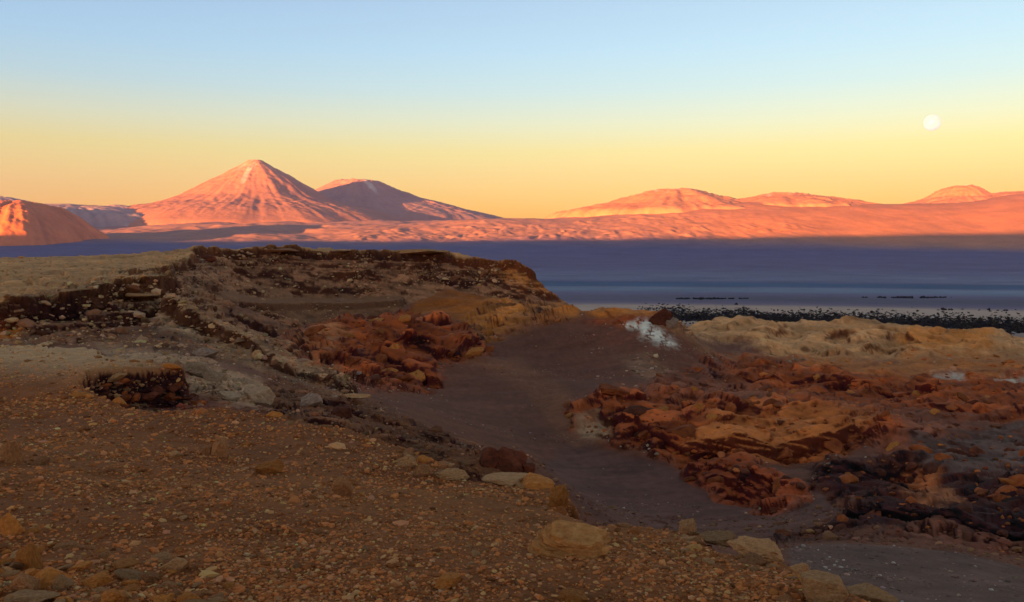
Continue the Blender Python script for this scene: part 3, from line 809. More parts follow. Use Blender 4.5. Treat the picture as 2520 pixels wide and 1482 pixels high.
# ------------------------------------------------------------------ plain, foothills and mountains
R_OUT = 27000.0
FAR = []
for x in range(-900, 3500, 200):
    FAR += [(x, 690, 4300), (x, 1100, 400), (x, 800, 1320), (x, 735, 2340)]
FAR_C = [(-900, 590, 10500), (-400, 590, 10500), (0, 592, 10500), (300, 598, 10500), (600, 597, 11500), (900, 594, 12000), (1200, 591, 12000), (1500, 589, 12000),
         (1800, 585, 12000), (2100, 578, 12000), (2400, 573, 12000), (2800, 570, 12000), (3400, 570, 12000),
         (-900, 660, 7000), (0, 658, 7000), (600, 655, 7300), (1200, 648, 7500), (1800, 644, 7500), (2400, 642, 7500), (3000, 642, 7500),
         (-900, 560, 14000), (0, 575, 13500), (300, 577, 13000), (600, 563, 13600), (900, 560, 14000),
         (250, 552, 17000), (500, 548, 17000), (700, 546, 17000), (900, 548, 17000), (1050, 550, 16500),
         (0, 545, 20000), (300, 540, 20000), (600, 552, 21000), (900, 550, 23000), (1150, 552, 20000),
         (1230, 541, 14600), (1400, 535, 14600), (1480, 528, 14600), (1560, 517, 14600), (1700, 503, 14600), (1850, 500, 14600), (2050, 499, 14600), (2250, 501, 14600), (2420, 494, 14600), (2480, 483, 14600), (2560, 479, 14600), (3000, 480, 14600),
         (1230, 545, 16500), (1500, 552, 17000), (2000, 545, 17500), (2500, 545, 17500), (3000, 545, 17500)]
P = [unproj(*p) for p in FAR]
Q = [lp(p[0], p[1]) for p in P]; VZ = [PLAIN] * len(P)
PC = [unproj(*p) for p in FAR_C]
Q += [lp(p[0], p[1]) for p in PC]; VZ += [p[2] for p in PC]
sF = TPS(Q, VZ, -3e-5)
faz = np.concatenate([np.radians(np.linspace(-180, -36, 60))[:-1], np.radians(np.linspace(-36, 36, 660)), np.radians(np.linspace(36, 180, 60))[1:]])
fds = np.concatenate([np.geomspace(150, 3500, 60)[:-1], np.geomspace(3500, 11000, 70)[:-1], np.geomspace(11000, 15500, 170)[:-1], np.geomspace(15500, 26500, 40)])
FA, FD = np.meshgrid(faz, fds)
fx = (FD * np.sin(FA)).ravel(); fy = (FD * np.cos(FA)).ravel(); fd = FD.ravel(); fa = FA.ravel()
la, ld = lp(fx, fy)
fz = sF(la.astype(f4), ld.astype(f4)).astype(float)
fz = np.where(fd < 4300, PLAIN, fz)
back = sm(math.radians(44), math.radians(62), np.abs(fa))
fz = fz * (1 - back) + PLAIN * back
fz = np.maximum(fz, PLAIN)
fpx, fpy = proj(fx, fy, fz)
# lumpy eroded foothills along the foot of the range
lump = sm(11300, 12100, fd) * sm(14200, 13200, fd) * sm(800, 950, fpx) * sm(2150, 1700, fpx) * (1 - back)
wq = fbm(fx / 420, fy / 420, 3, 100)
l1, l2, lr, gx, gy = voronoi(fx / 170 + 1.3 * wq, fy / 330 + 1.1 * fbm(fx / 350, fy / 350, 2, 99), 101)
fz += lump * (sm(-.5, .5, fbm(fx / 900, fy / 600, 3, 98)) * 46 * np.maximum(0.8 - l1, 0) * sm(0.3, 0.7, lr) + 13 * ridged(fx / 150, fy / 260, 4, 102, .6))
up = sm(10500, 13000, fd) * (1 - back)
wl_ = sm(1500, 1100, fpx)
fz += up * ((26 + 60 * wl_) * fbm(fx / 1500, fy / 1500, 4, 103) + (6 + 14 * wl_) * ridged(fx / 420, fy / 640, 4, 104))
fz += 9 * sm(4800, 8000, fd) * (1 - back) * fbm(fx / 900, fy / 900, 4, 105)
# colours of the plain, the blue of shade and haze put into its base
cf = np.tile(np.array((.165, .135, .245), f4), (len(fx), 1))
band = fbm(fx / 900, fy / 260, 4, 110)
def fmix(w, c):
    global cf
    w = np.clip(w, 0, 1).astype(f4)[:, None]
    cf = cf * (1 - w) + np.array(c, f4) * w
wob = 60 * fbm(fx / 700, fy / 700, 3, 111)
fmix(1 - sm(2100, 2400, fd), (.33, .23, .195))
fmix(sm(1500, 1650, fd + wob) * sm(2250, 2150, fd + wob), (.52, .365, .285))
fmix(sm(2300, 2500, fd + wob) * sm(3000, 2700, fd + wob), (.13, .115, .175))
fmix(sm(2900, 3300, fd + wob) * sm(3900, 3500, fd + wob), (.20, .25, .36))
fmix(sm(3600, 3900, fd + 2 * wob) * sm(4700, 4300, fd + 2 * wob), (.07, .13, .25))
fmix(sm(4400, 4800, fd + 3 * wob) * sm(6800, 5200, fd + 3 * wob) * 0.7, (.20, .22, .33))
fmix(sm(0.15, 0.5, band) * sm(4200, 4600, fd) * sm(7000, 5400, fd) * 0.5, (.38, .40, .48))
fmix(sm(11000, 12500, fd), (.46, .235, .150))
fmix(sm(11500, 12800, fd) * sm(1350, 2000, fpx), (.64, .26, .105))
cf *= (1 + 0.22 * fbm(fx / 500, fy / 500, 4, 112))[:, None]
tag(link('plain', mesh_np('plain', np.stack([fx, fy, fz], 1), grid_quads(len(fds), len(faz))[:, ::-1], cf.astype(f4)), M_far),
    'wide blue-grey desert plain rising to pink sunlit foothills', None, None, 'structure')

def mountain(name, label, cx_px, cy_px, d, half, prof, n=260, ell=(1.0, 1.0), col=(.40, .27, .21), rough=1.0, seed=0, snow=None, shape=None, crater=0.0):
    """a mountain standing at its own distance; prof = [(radius m, height m above camera)]"""
    c = unproj(cx_px, cy_px, d)
    g = np.linspace(-half * max(ell), half * max(ell), n)
    gx_, gy_ = np.meshgrid(g, g)
    gx_ = gx_.ravel(); gy_ = gy_.ravel()
    r = np.hypot(gx_ / ell[0], gy_ / ell[1]); th = np.arctan2(gy_, gx_)
    pr, ph = zip(*prof)
    ph = list(ph); ph[-1] = -160.0
    rr = r * (1 + 0.10 * rough * fbm(np.cos(th) * 2.2 + seed, np.sin(th) * 2.2, 3, seed))
    h = np.interp(rr, pr, ph)
    hs = np.zeros_like(h)
    for o in (-0.04, -0.02, 0.02, 0.04):
        hs += np.interp(rr * (1 + o) , pr, ph)
    h = (h + hs) / 5
    if shape is not None: h = shape(h, gx_, gy_)
    rel = sm(0, half * 0.12, r) * sm(half, half * 0.6, r)
    gul = ridged(np.cos(th) * 7 + seed, np.sin(th) * 7 + r / half * 0.8, 5, seed + 5, 0.6)
    h = h + rough * rel * (half * 0.0085 * gul + half * 0.009 * fbm(gx_ / (half * .22), gy_ / (half * .22), 5, seed + 9) + half * .0048 * ridged(gx_ / (half * .06), gy_ / (half * .06), 3, seed + 19))
    cc = np.tile(np.array(col, f4), (len(h), 1)) * (1 + 0.25 * fbm(gx_ / (half * .3), gy_ / (half * .3), 4, seed + 30))[:, None]
    cc *= (1 + 0.22 * sm(0.0, 0.7, gul) - 0.22 * sm(0.0, -0.6, gul))[:, None]
    if snow is not None:
        w = snow(gx_, gy_, r, th, h, gul)
        w = np.clip(w, 0, 1)[:, None]
        cc = cc * (1 - w) + np.array((.80, .74, .70)) * w
    v = np.stack([gx_ + c[0], gy_ + c[1], h], 1)
    q = grid_quads(n, n)
    inside = r[q[:, 0]] < half * 1.0
    o = sub_mesh(name, v.astype(f4), q, np.clip(cc, .02, .85).astype(f4), inside, M_mtn)
    return tag(o, label, None, None, 'structure')

def hpx(y, d):
    return (HORIZON - y) / FPX * d

mp = 20000 / FPX
volc = [(r_ * mp, hpx(y_, 20000)) for r_, y_ in ((0, 396), (16, 397), (30, 407), (45, 418), (80, 436), (130, 463), (180, 493), (230, 510), (280, 520), (350, 538), (430, 565), (520, 590))]
def snow1(x, y, r, th, h, gul):
    st = fbm(th * 9, r / 900, 3, 301)
    return 0.30 * sm(.22, .45, st) * sm(1000, 500, r) + 0.5 * sm(60, 20, np.abs(x + 20 + 0.08 * y)) * sm(-1350, -1100, y) * sm(-300, -600, y)
mountain('volcano', 'tall steep conical volcano with pink sunlit face and small snow streaks', 630, 540, 20000, 480 * mp, volc, 300, snow=snow1, seed=3, rough=0.9, col=(.37, .172, .088))
m2 = 23500 / FPX
v2 = [(0, hpx(449, 23500)), (48 * m2, hpx(450, 23500)), (60 * m2, hpx(457, 23500)), (95 * m2, hpx(478, 23500)), (130 * m2, hpx(492, 23500)), (190 * m2, hpx(508, 23500)), (250 * m2, hpx(526, 23500)), (330 * m2, hpx(545, 23500)), (420 * m2, hpx(590, 23500))]
def snow2(x, y, r, th, h, gul):
    return 0.6 * sm(.3, .5, fbm(x / 260 + y / 500, y / 1400, 3, 310)) * sm(1500, 900, r)
def shape2(h, x, y):
    return h - 60 * sm(500, 200, np.hypot(x, y))
mountain('volcano', 'broad flat-topped volcano in shade beside the tall cone', 878, 540, 23500, 400 * m2, v2, 230, ell=(1.12, 1.0), snow=snow2, seed=8, shape=shape2, rough=1.5, col=(.32, .18, .125))
m3 = 15600 / FPX
def bump(name, label, cx, pts, d, ell, seed, n=140, col=(.64, .27, .115), rough=1.6, snow=None):
    k = d / FPX
    prof = [(a * k, hpx(b, d)) for a, b in pts]
    return mountain(name, label, cx, 540, d, pts[-1][0] * k, prof, n, ell, col, rough, seed, snow)
snow3 = lambda x, y, r, th, h, gul: 0.55 * sm(.15, .4, fbm(x / 150, y / 150, 4, 320)) * sm(700, 300, r)
bump('mountain', 'broad pink mountain with pale snowy patches on its rounded summit', 1662, [(0, 469), (30, 471), (60, 478), (110, 493), (170, 512), (260, 530), (380, 580)], 15600, (1.15, 1), 21, snow=snow3)
bump('mountain', 'low rounded pink mountain on the ridge between two higher summits', 1935, [(0, 479), (35, 480), (70, 489), (130, 500), (220, 520), (320, 580)], 15600, (1.1, 1), 22, snow=snow3)
bump('mountain', 'dome-shaped orange mountain standing beneath the moon', 2362, [(0, 461), (25, 462), (45, 470), (80, 492), (130, 505), (210, 525), (300, 580)], 15600, (1.0, 1), 23)
bump('mountain', 'gentle orange shoulder ending the range beside the dome-shaped mountain', 2560, [(0, 472), (60, 478), (120, 486), (200, 505), (320, 560)], 15600, (1.3, 1), 24)
# lit hill on the left and ridges behind it
bump('hill', 'rounded orange sunlit hill with dark ravines at the foot of the range', 40, [(0, 502), (50, 505), (90, 515), (122, 535), (150, 558), (180, 582), (260, 625)], 10800, (1.0, 1.5), 31, 220, (.62, .20, .065), 2.4)
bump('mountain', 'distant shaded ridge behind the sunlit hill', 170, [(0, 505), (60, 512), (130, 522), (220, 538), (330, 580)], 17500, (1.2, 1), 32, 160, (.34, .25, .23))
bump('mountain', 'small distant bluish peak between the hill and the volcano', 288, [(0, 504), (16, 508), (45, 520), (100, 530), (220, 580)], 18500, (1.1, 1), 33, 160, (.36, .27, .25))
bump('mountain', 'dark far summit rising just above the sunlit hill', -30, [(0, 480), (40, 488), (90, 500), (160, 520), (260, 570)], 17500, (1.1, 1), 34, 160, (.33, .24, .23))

bump('mountain', 'brown mountain beyond the rounded orange hill, away from the volcano', -1227, [(0, 400), (150, 440), (300, 500), (500, 580), (650, 660)], 10700, (1, 1), 35, 90, (.45, .24, .15))

# ridge to the west, behind the viewer, whose evening shadow lies on the valley and the plain
RD = 16000.0
te = math.tan(SUN_EL)
lat = np.array([SH[1], -SH[0]])
ls, hs_ = [], []
for px_, py_, d_ in ((-400, 584, 10800), (0, 584, 10800), (300, 588, 10800), (600, 592, 11600), (900, 592, 12100), (1200, 591, 12100), (1500, 588, 12100), (1800, 583, 12100), (2100, 577, 12100), (2400, 573, 12100), (2900, 570, 12100)):
    p = unproj(px_, py_, d_)
    ls.append(p[:2] @ lat); hs_.append(p[2] + (RD - p[:2] @ SH) * te)
o_ = np.argsort(ls); ls = np.array(ls)[o_]; hs_ = np.array(hs_)[o_]
gl = np.linspace(-15000, 15000, 200); gw = np.linspace(-5200, 5200, 60)
GL, GW = np.meshgrid(gl, gw)
hh = np.interp(GL, ls, hs_)
prof_ = np.clip(1 - np.abs(GW) / 5200, 0, 1)
hz = PLAIN - 20 + (hh - PLAIN + 20) * (0.65 * prof_ + 0.35 * prof_ ** 2)
hz += 90 * prof_ * (1 - prof_) * fbm(GL / 900, GW / 900, 4, 130) * 2 
edge = sm(15000, 12500, np.abs(GL)); hz = PLAIN - 20 + (hz - PLAIN + 20) * edge
wx_ = SH[0] * (RD + GW) + lat[0] * GL; wy_ = SH[1] * (RD + GW) + lat[1] * GL
vv = np.stack([wx_.ravel(), wy_.ravel(), hz.ravel()], 1)
tag(link('hills', mesh_np('hills', vv, grid_quads(60, 200), np.tile(np.array((.30, .19, .14), f4), (len(vv), 1))), M_mtn), 'brown mountain ridge on the sunset side of the valley', None, None, 'structure')

#MOON
mc = unproj(2293, 302, 90000.0)
bm = bmesh.new(); bmesh.ops.create_uvsphere(bm, u_segments=48, v_segments=24, radius=19.5 / FPX * 90000)
me = bpy.data.meshes.new('moon'); bm.to_mesh(me); bm.free()
for p_ in me.polygons: p_.use_smooth = True
mm_ = bpy.data.materials.new('moonlight'); mm_.use_nodes = True
t_ = mm_.node_tree; b_ = t_.nodes['Principled BSDF']; b_.inputs['Base Color'].default_value = (0.1, 0.1, 0.1, 1)
n_ = t_.nodes.new('ShaderNodeTexNoise'); n_.inputs['Scale'].default_value = 2.5
r_ = t_.nodes.new('ShaderNodeValToRGB'); r_.color_ramp.elements[0].color = (.70, .66, .54, 1); r_.color_ramp.elements[1].color = (1, .98, .90, 1)
t_.links.new(n_.outputs['Fac'], r_.inputs['Fac']); t_.links.new(r_.outputs['Color'], b_.inputs['Emission Color'])
b_.inputs['Emission Strength'].default_value = 1.12 / GAIN
mo = link('moon', me, mm_); mo.location = mc
tag(mo, 'full white moon hanging in the yellow evening sky', 'moon')


# ------------------------------------------------------------------ stones, boulders, slabs
def rock_np(sub, seed, flat=0.7, cuts=11, noise=0.0):
    """angular stone: a sphere cut by random planes"""
    bm = bmesh.new(); bmesh.ops.create_icosphere(bm, subdivisions=sub, radius=1.0)
    bm.verts.ensure_lookup_table()
    v = np.array([q.co[:] for q in bm.verts]); f = np.array([[w.index for w in p.verts] for p in bm.faces]); bm.free()
    g = np.random.default_rng(seed)
    n = g.normal(size=(cuts, 3)); n /= np.linalg.norm(n, axis=1)[:, None]
    d = g.uniform(0.55, 0.95, cuts)
    c = v @ n.T
    r = np.where(c > 0.05, d[None] / np.maximum(c, 0.05), 9).min(1)
    r = np.minimum(r, 1.15)
    if noise: r = r * (1 + noise * fbm(v[:, 0] * 2.3 + seed, v[:, 1] * 2.3 + v[:, 2] * 1.7, 3, seed))
    v = v * r[:, None]
    if noise: v = v * (1 + 0.35 * noise * ridged(v[:, 0] * 5 + seed, v[:, 1] * 5 + v[:, 2] * 4, 2, seed + 3))[:, None]
    v[:, 2] *= flat
    return v, f

def scatter(name, pts, size, cols, label, variants, mat, sink=0.25, flat=1.0):
    """many small stones as one object"""
    n = len(pts); vs, fs, cs = [], [], []
    cols = cols * np.minimum(1, 0.62 / np.maximum(cols.max(1), 1e-3))[:, None]      # keep the hue of pale stones
    g = np.random.default_rng(len(name) + n)
    base = 0
    vid = g.integers(0, len(variants), n)
    for k, (rv, rf) in enumerate(variants):
        idx = np.nonzero(vid == k)[0]
        if len(idx) == 0: continue
        m = len(idx)
        a = g.uniform(0, 2 * np.pi, m); t = g.normal(0, 0.3, m)
        sx = g.uniform(0.75, 1.3, m); sy = g.uniform(0.65, 1.15, m); sz_ = g.uniform(0.6, 1.1, m) * flat
        V_ = rv[None] * np.stack([sx, sy, sz_], 1)[:, None]
        y2 = V_[..., 1] * np.cos(t)[:, None] - V_[..., 2] * np.sin(t)[:, None]; z2 = V_[..., 1] * np.sin(t)[:, None] + V_[..., 2] * np.cos(t)[:, None]
        x3 = V_[..., 0] * np.cos(a)[:, None] - y2 * np.sin(a)[:, None]; y3 = V_[..., 0] * np.sin(a)[:, None] + y2 * np.cos(a)[:, None]
        s_ = size[idx][:, None]
        W_ = np.stack([x3 * s_ + pts[idx, 0][:, None], y3 * s_ + pts[idx, 1][:, None], z2 * s_ + pts[idx, 2][:, None] + (0.5 - sink) * s_ * flat * 0.6], 2)
        nv = rv.shape[0]
        vs.append(W_.reshape(-1, 3)); fs.append((rf[None] + (np.arange(m) * nv)[:, None, None]).reshape(-1, 3) + base)
        cs.append(np.repeat(cols[idx], nv, 0)); base += m * nv
    me = mesh_np(name, np.concatenate(vs), np.concatenate(fs), np.concatenate(cs).astype(f4), smooth=False)
    return tag(link(name, me, mat), label, None, None, 'stuff')

M_stone = mat_attr('loose stones', [14.0], 0.25, 0.3, 0.01)
TINY = [rock_np(1, 500 + k, 0.62, 9) for k in range(10)]
SMALL = [rock_np(2, 520 + k, 0.62, 12) for k in range(8)]

# visible area of each ground cell in the picture, to spread stones evenly over what is seen
PX, PY = proj(X, Y, Z)
gpx = PX.reshape(ND, NA); gpy = PY.reshape(ND, NA)
e1x = gpx[1:, :-1] - gpx[:-1, :-1]; e1y = gpy[1:, :-1] - gpy[:-1, :-1]
e2x = gpx[:-1, 1:] - gpx[:-1, :-1]; e2y = gpy[:-1, 1:] - gpy[:-1, :-1]
area_px = -(e1y * e2x - e1x * e2y)            # positive when the cell faces the viewer
inview = (gpx[:-1, :-1] > -60) & (gpx[:-1, :-1] < PW + 60) & (gpy[:-1, :-1] < PH + 60) & (gpy[:-1, :-1] > 500)
area_px = np.where(inview, np.clip(area_px, 0, 60), 0)
crest = np.minimum.accumulate(gpy, axis=0)[:-1, :-1]
area_px = np.where(gpy[:-1, :-1] > crest + 14, 0, area_px)       # skip ground hidden behind a nearer crest
ZONE = zone.reshape(ND, NA)[:-1, :-1]; TA = TOPA[:-1, :-1]; DG = D.reshape(ND, NA)[:-1, :-1]
ROCKG = rock.reshape(ND, NA)[:-1, :-1]; SCG = scarp.reshape(ND, NA)[:-1, :-1]; COLG = colr.reshape(ND, NA, 3)[:-1, :-1]
def sow(n, mask, seed, dens=None):
    w = np.where(mask, area_px, 0).ravel().astype(float)
    if dens is not None: w = w * dens.ravel()
    g = np.random.default_rng(seed)
    k = g.choice(len(w), n, p=w / w.sum())
    i, j = np.divmod(k, NA - 1)
    fi = g.random(n); fj = g.random(n)
    d_ = D2[i, j] + (D2[i + 1, j] - D2[i, j]) * fi; a_ = az[j] + (az[j + 1] - az[j]) * fj
    x = d_ * np.sin(a_); y = d_ * np.cos(a_)
    return np.stack([x, y, gz(x, y)], 1), d_, COLG[i, j], g

def tint(g, n, base, var=0.28, hue=0.10):
    c = np.array(base)[None] * np.exp(g.normal(0, var, (n, 1))) * np.exp(g.normal(0, hue, (n, 3)) * np.array([0.5, 0.7, 1.0]))
    return np.clip(c, 0.01, 0.85)

# gravel on the slope
pn = fbm(X / 4.5, Y / 4.5, 3, 140).reshape(ND, NA)[:-1, :-1]
p, d_, c_, g = sow(34000, TA, 1, 0.25 + sm(-0.35, 0.35, pn))
px_s = np.exp(g.normal(math.log(3.3), 0.48, len(d_))) * (d_ / 20) ** -0.35
cols = np.where((g.random(len(d_)) < 0.30)[:, None], tint(g, len(d_), (.56, .255, .100), .4), c_ * 1.6 * np.exp(g.normal(0, .45, (len(d_), 1))))  # shade painted in: ground kept darker than the stones, extra pale ones as highlights
scatter('gravel', p, d_ / FPX * px_s, np.maximum(cols, .01), 'brown and tan gravel strewn over the near slope', TINY, M_stone, 0.3)
# rubble on the scarps
def rub(name, n, mask, seed, base, lo, sg, label, dens=None, var=.35):
    p, d_, c_, g = sow(n, mask, seed, dens)
    ps = np.exp(g.normal(math.log(lo), sg, n))
    keepc = g.random(n)[:, None] < 0.5
    cc = np.where(keepc, c_ * 1.25, tint(g, n, base, var))
    scatter(name, p, d_ / FPX * ps, np.maximum(cc, .008), label, TINY, M_stone, 0.35)
n2 = fbm(X / 14, Y / 14, 3, 141).reshape(ND, NA)[:-1, :-1]
rub('scree', 2400, (ZONE == 2) & ~TA & (DG < 160), 2, (.42, .25, .13), 3.6, .6, 'pale stone scree on the slope under the mesa corner', 0.05 + sm(-.1, .4, n2) + 1.5 * (ROCKG > 0.42))
rub('scree', 2000, (ZONE == 2) & ~TA & (DG > 200) & SCG, 3, (.42, .25, .13), 2.4, .5, 'scattered pale stones on the far mesa scarp', 0.1 + sm(0, .4, n2))
rub('rubble', 2600, (ZONE <= 1) & ~TA & (DG < 75), 4, (.24, .110, .055), 4.2, .5, 'broken rock rubble below the gravel slope edge')
rub('rubble', 900, (ZONE == 0) & (DG > 75) & (ROCKG > 0.25), 5, (.40, .27, .18), 2.6, .5, 'small stones on the sand ramp beside the white streak')
rub('rubble', 1800, np.isin(ZONE, [3, 5, 6, 8, 9]), 6, (.30, .085, .025), 3.6, .55, 'red rock fragments over the outcrops')
rub('rubble', 1100, (ZONE == 0) & (DG > 55) & (ROCKG < 0.1), 7, (.34, .21, .15), 1.6, .5, 'sparse pebbles on the dark valley sand', sm(0, .4, n2) + .02)
rub('rubble', 2200, (ZONE == 2) & ~SCG & (DG > 100), 9, (.40, .24, .12), 1.9, .5, 'scattered stones on the flat mesa top', 0.1 + sm(-.1, .4, n2))
rub('rubble', 1500, ZONE == 10, 8, (.27, .17, .13), 2.6, .5, 'fine grey stones on the rounded shoulder', 0.1 + sm(0, .4, n2))

MATS = {'brown': mat_rock('brown stone', (.17, .062, .022), (.42, .185, .072), 5), 'tan': mat_rock('tan stone', (.27, .120, .046), (.52, .275, .120), 6, 0.9),
        'orange': mat_rock('orange stone', (.28, .085, .016), (.54, .205, .045), 4), 'red': mat_rock('red stone', (.13, .024, .007), (.40, .105, .026), 1.2, dist=0.2),
        'dark': mat_rock('dark red stone', (.05, .012, .006), (.20, .052, .022), 1.2, dist=0.2), 'pale': mat_rock('pale stone', (.28, .165, .095), (.52, .345, .215), 4, 0.9),
        'white': mat_rock('white stone', (.34, .27, .22), (.66, .57, .49), 6), 'grey': mat_rock('grey stone', (.16, .095, .070), (.36, .245, .175), 4)}
def rock_mesh(kind, sub, seed, flat, smooth=False, cuts=12, noise=0.06):
    v, f = rock_np(sub, seed, flat, cuts, noise)
    me = mesh_np('stone', v, f, None, smooth); me.materials.append(MATS[kind])
    return me
def lay(name, me, p, s, rot, label, cat, group, sink=0.3):
    o = bpy.data.objects.new(name, me); COL.objects.link(o)
    o.scale = s; o.rotation_euler = rot
    o.location = (p[0], p[1], p[2] + s[2] * (0.55 - sink))
    return tag(o, label, cat, group)

# larger loose stones on the slope, each its own
ST = {k: [rock_mesh(k, 3, 600 + 10 * i + q, 0.75) for q in range(5)] for i, k in enumerate(('brown', 'tan', 'orange'))}
for kind, n, seed in (('brown', 90, 31), ('tan', 80, 32), ('orange', 30, 33)):
    p, d_, c_, g = sow(n, TA, seed, 0.2 + sm(-.2, .4, pn))
    ps = np.exp(g.normal(math.log(8.0), .34, n)) * (d_ / 20) ** -0.25
    for k in range(n):
        s = d_[k] / FPX * ps[k]
        lay('stone', ST[kind][k % 5], p[k], (s * g.uniform(.8, 1.3), s * g.uniform(.7, 1.1), s * g.uniform(.6, 1.0)), (g.normal(0, .2), g.normal(0, .2), g.uniform(0, 6.28)),
            'loose %s stone lying on the gravel slope' % {'brown': 'dark brown', 'tan': 'pale tan', 'orange': 'rusty orange'}[kind], 'stone', '%s stones on the gravel slope' % kind)

# broken stones along the rim of the gravel slope
RIM = (np.abs(dA.reshape(ND, NA)[:-1, :-1] + 0.35) < 0.4) & (DG < 62)
RS = {k: [rock_mesh(k, 3, 650 + 10 * i + q, 0.8, False, 12, 0.10) for q in range(5)] for i, k in enumerate(('tan', 'orange', 'brown'))}
p, d_, c_, g = sow(70, RIM, 36)
for k in range(70):
    kd = ('tan', 'orange', 'brown')[g.integers(3)]
    s = d_[k] / FPX * np.exp(g.normal(math.log(11), .4))
    lay('stone', RS[kd][k % 5], p[k], (s * g.uniform(1, 1.6), s * g.uniform(.7, 1.1), s * g.uniform(.5, .9)), (g.normal(0, .15), g.normal(0, .15), g.uniform(0, 6.28)),
        '%s broken stone on the rim of the gravel slope' % {'tan': 'pale tan', 'orange': 'ochre', 'brown': 'brown'}[kd], 'stone', '%s stones along the gravel rim' % kd, 0.4)

# heap of near cobbles
HE = TA & (gpx[:-1, :-1] < 560) & (gpy[:-1, :-1] > 1290 + 0.22 * np.clip(gpx[:-1, :-1], 0, None)) & (gpy[:-1, :-1] < PH + 30)
p, d_, c_, g = sow(70, HE, 37)
for k in range(70):
    kd = ('tan', 'orange', 'brown', 'orange', 'brown')[g.integers(5)]
    s = d_[k] / FPX * np.exp(g.normal(math.log(15), .42))
    lay('cobble', RS[kd][k % 5], p[k], (s * g.uniform(1, 1.4), s * g.uniform(.7, 1.1), s * g.uniform(.6, 1.0)), (g.normal(0, .2), g.normal(0, .2), g.uniform(0, 6.28)),
        '%s cobble in the heap of near rocks at the foot of the gravel' % {'tan': 'tan', 'orange': 'rusty ochre', 'brown': 'brown'}[kd], 'stone', '%s cobbles of the near heap' % kd, 0.35)

# blocks that make up the outcrops
OUT = {3: 'of the deep red outcrop below the mesa', 5: 'of the long outcrop across the valley floor', 6: 'of the low outcrop jutting into the valley floor', 8: 'of the red bank under the pale tan ridge', 9: 'of the dark rocks above the grey shoulder', 1: 'in the dark hollow of the gravel slope edge'}
BL = {k: [rock_mesh(k, 3, 700 + 10 * i + q, 0.6, False, 10, 0.10) for q in range(6)] for i, k in enumerate(('red', 'dark', 'orange'))}
for zn, n, px0, kinds in ((3, 34, 20, ('red', 'red', 'dark', 'orange')), (5, 36, 18, ('red', 'red', 'orange', 'dark')), (6, 16, 14, ('red', 'dark')), (8, 36, 14, ('red', 'dark', 'orange')), (9, 40, 18, ('dark', 'dark', 'red')), (1, 30, 14, ('dark', 'red'))):
    p, d_, c_, g = sow(n, (ZONE == zn) & (ROCKG > 0.5) & ~TA, 40 + zn)
    for k in range(n):
        kd = kinds[g.integers(len(kinds))]
        s = d_[k] / FPX * px0 * 0.8 * np.clip(np.exp(g.normal(0, .35)), .5, 1.7)
        lay('rock', BL[kd][g.integers(6)], p[k], (s * g.uniform(.9, 1.6), s * g.uniform(.8, 1.2), s * g.uniform(.8, 1.3)), (g.normal(0, .15), -0.28 + g.normal(0, .15), 0.4 + g.normal(0, .5)),
            '%s angular block %s' % ({'red': 'red', 'dark': 'dark maroon', 'orange': 'orange'}[kd], OUT[zn]), 'rock', '%s blocks %s' % (kd, OUT[zn]), 0.75)

# white stones on the grey shoulder
WS = [rock_mesh('white', 2, 760 + q, 0.7) for q in range(4)]
p, d_, c_, g = sow(30, ZONE == 10, 61, 0.1 + sm(-.1, .4, n2))
for k in range(30):
    s = d_[k] / FPX * np.exp(g.normal(math.log(3.2), .4))
    lay('stone', WS[k % 4], p[k], (s * 1.2, s, s), (0, 0, g.uniform(0, 6)), 'small white stone on the rounded grey shoulder', 'stone', 'white stones on the grey shoulder')

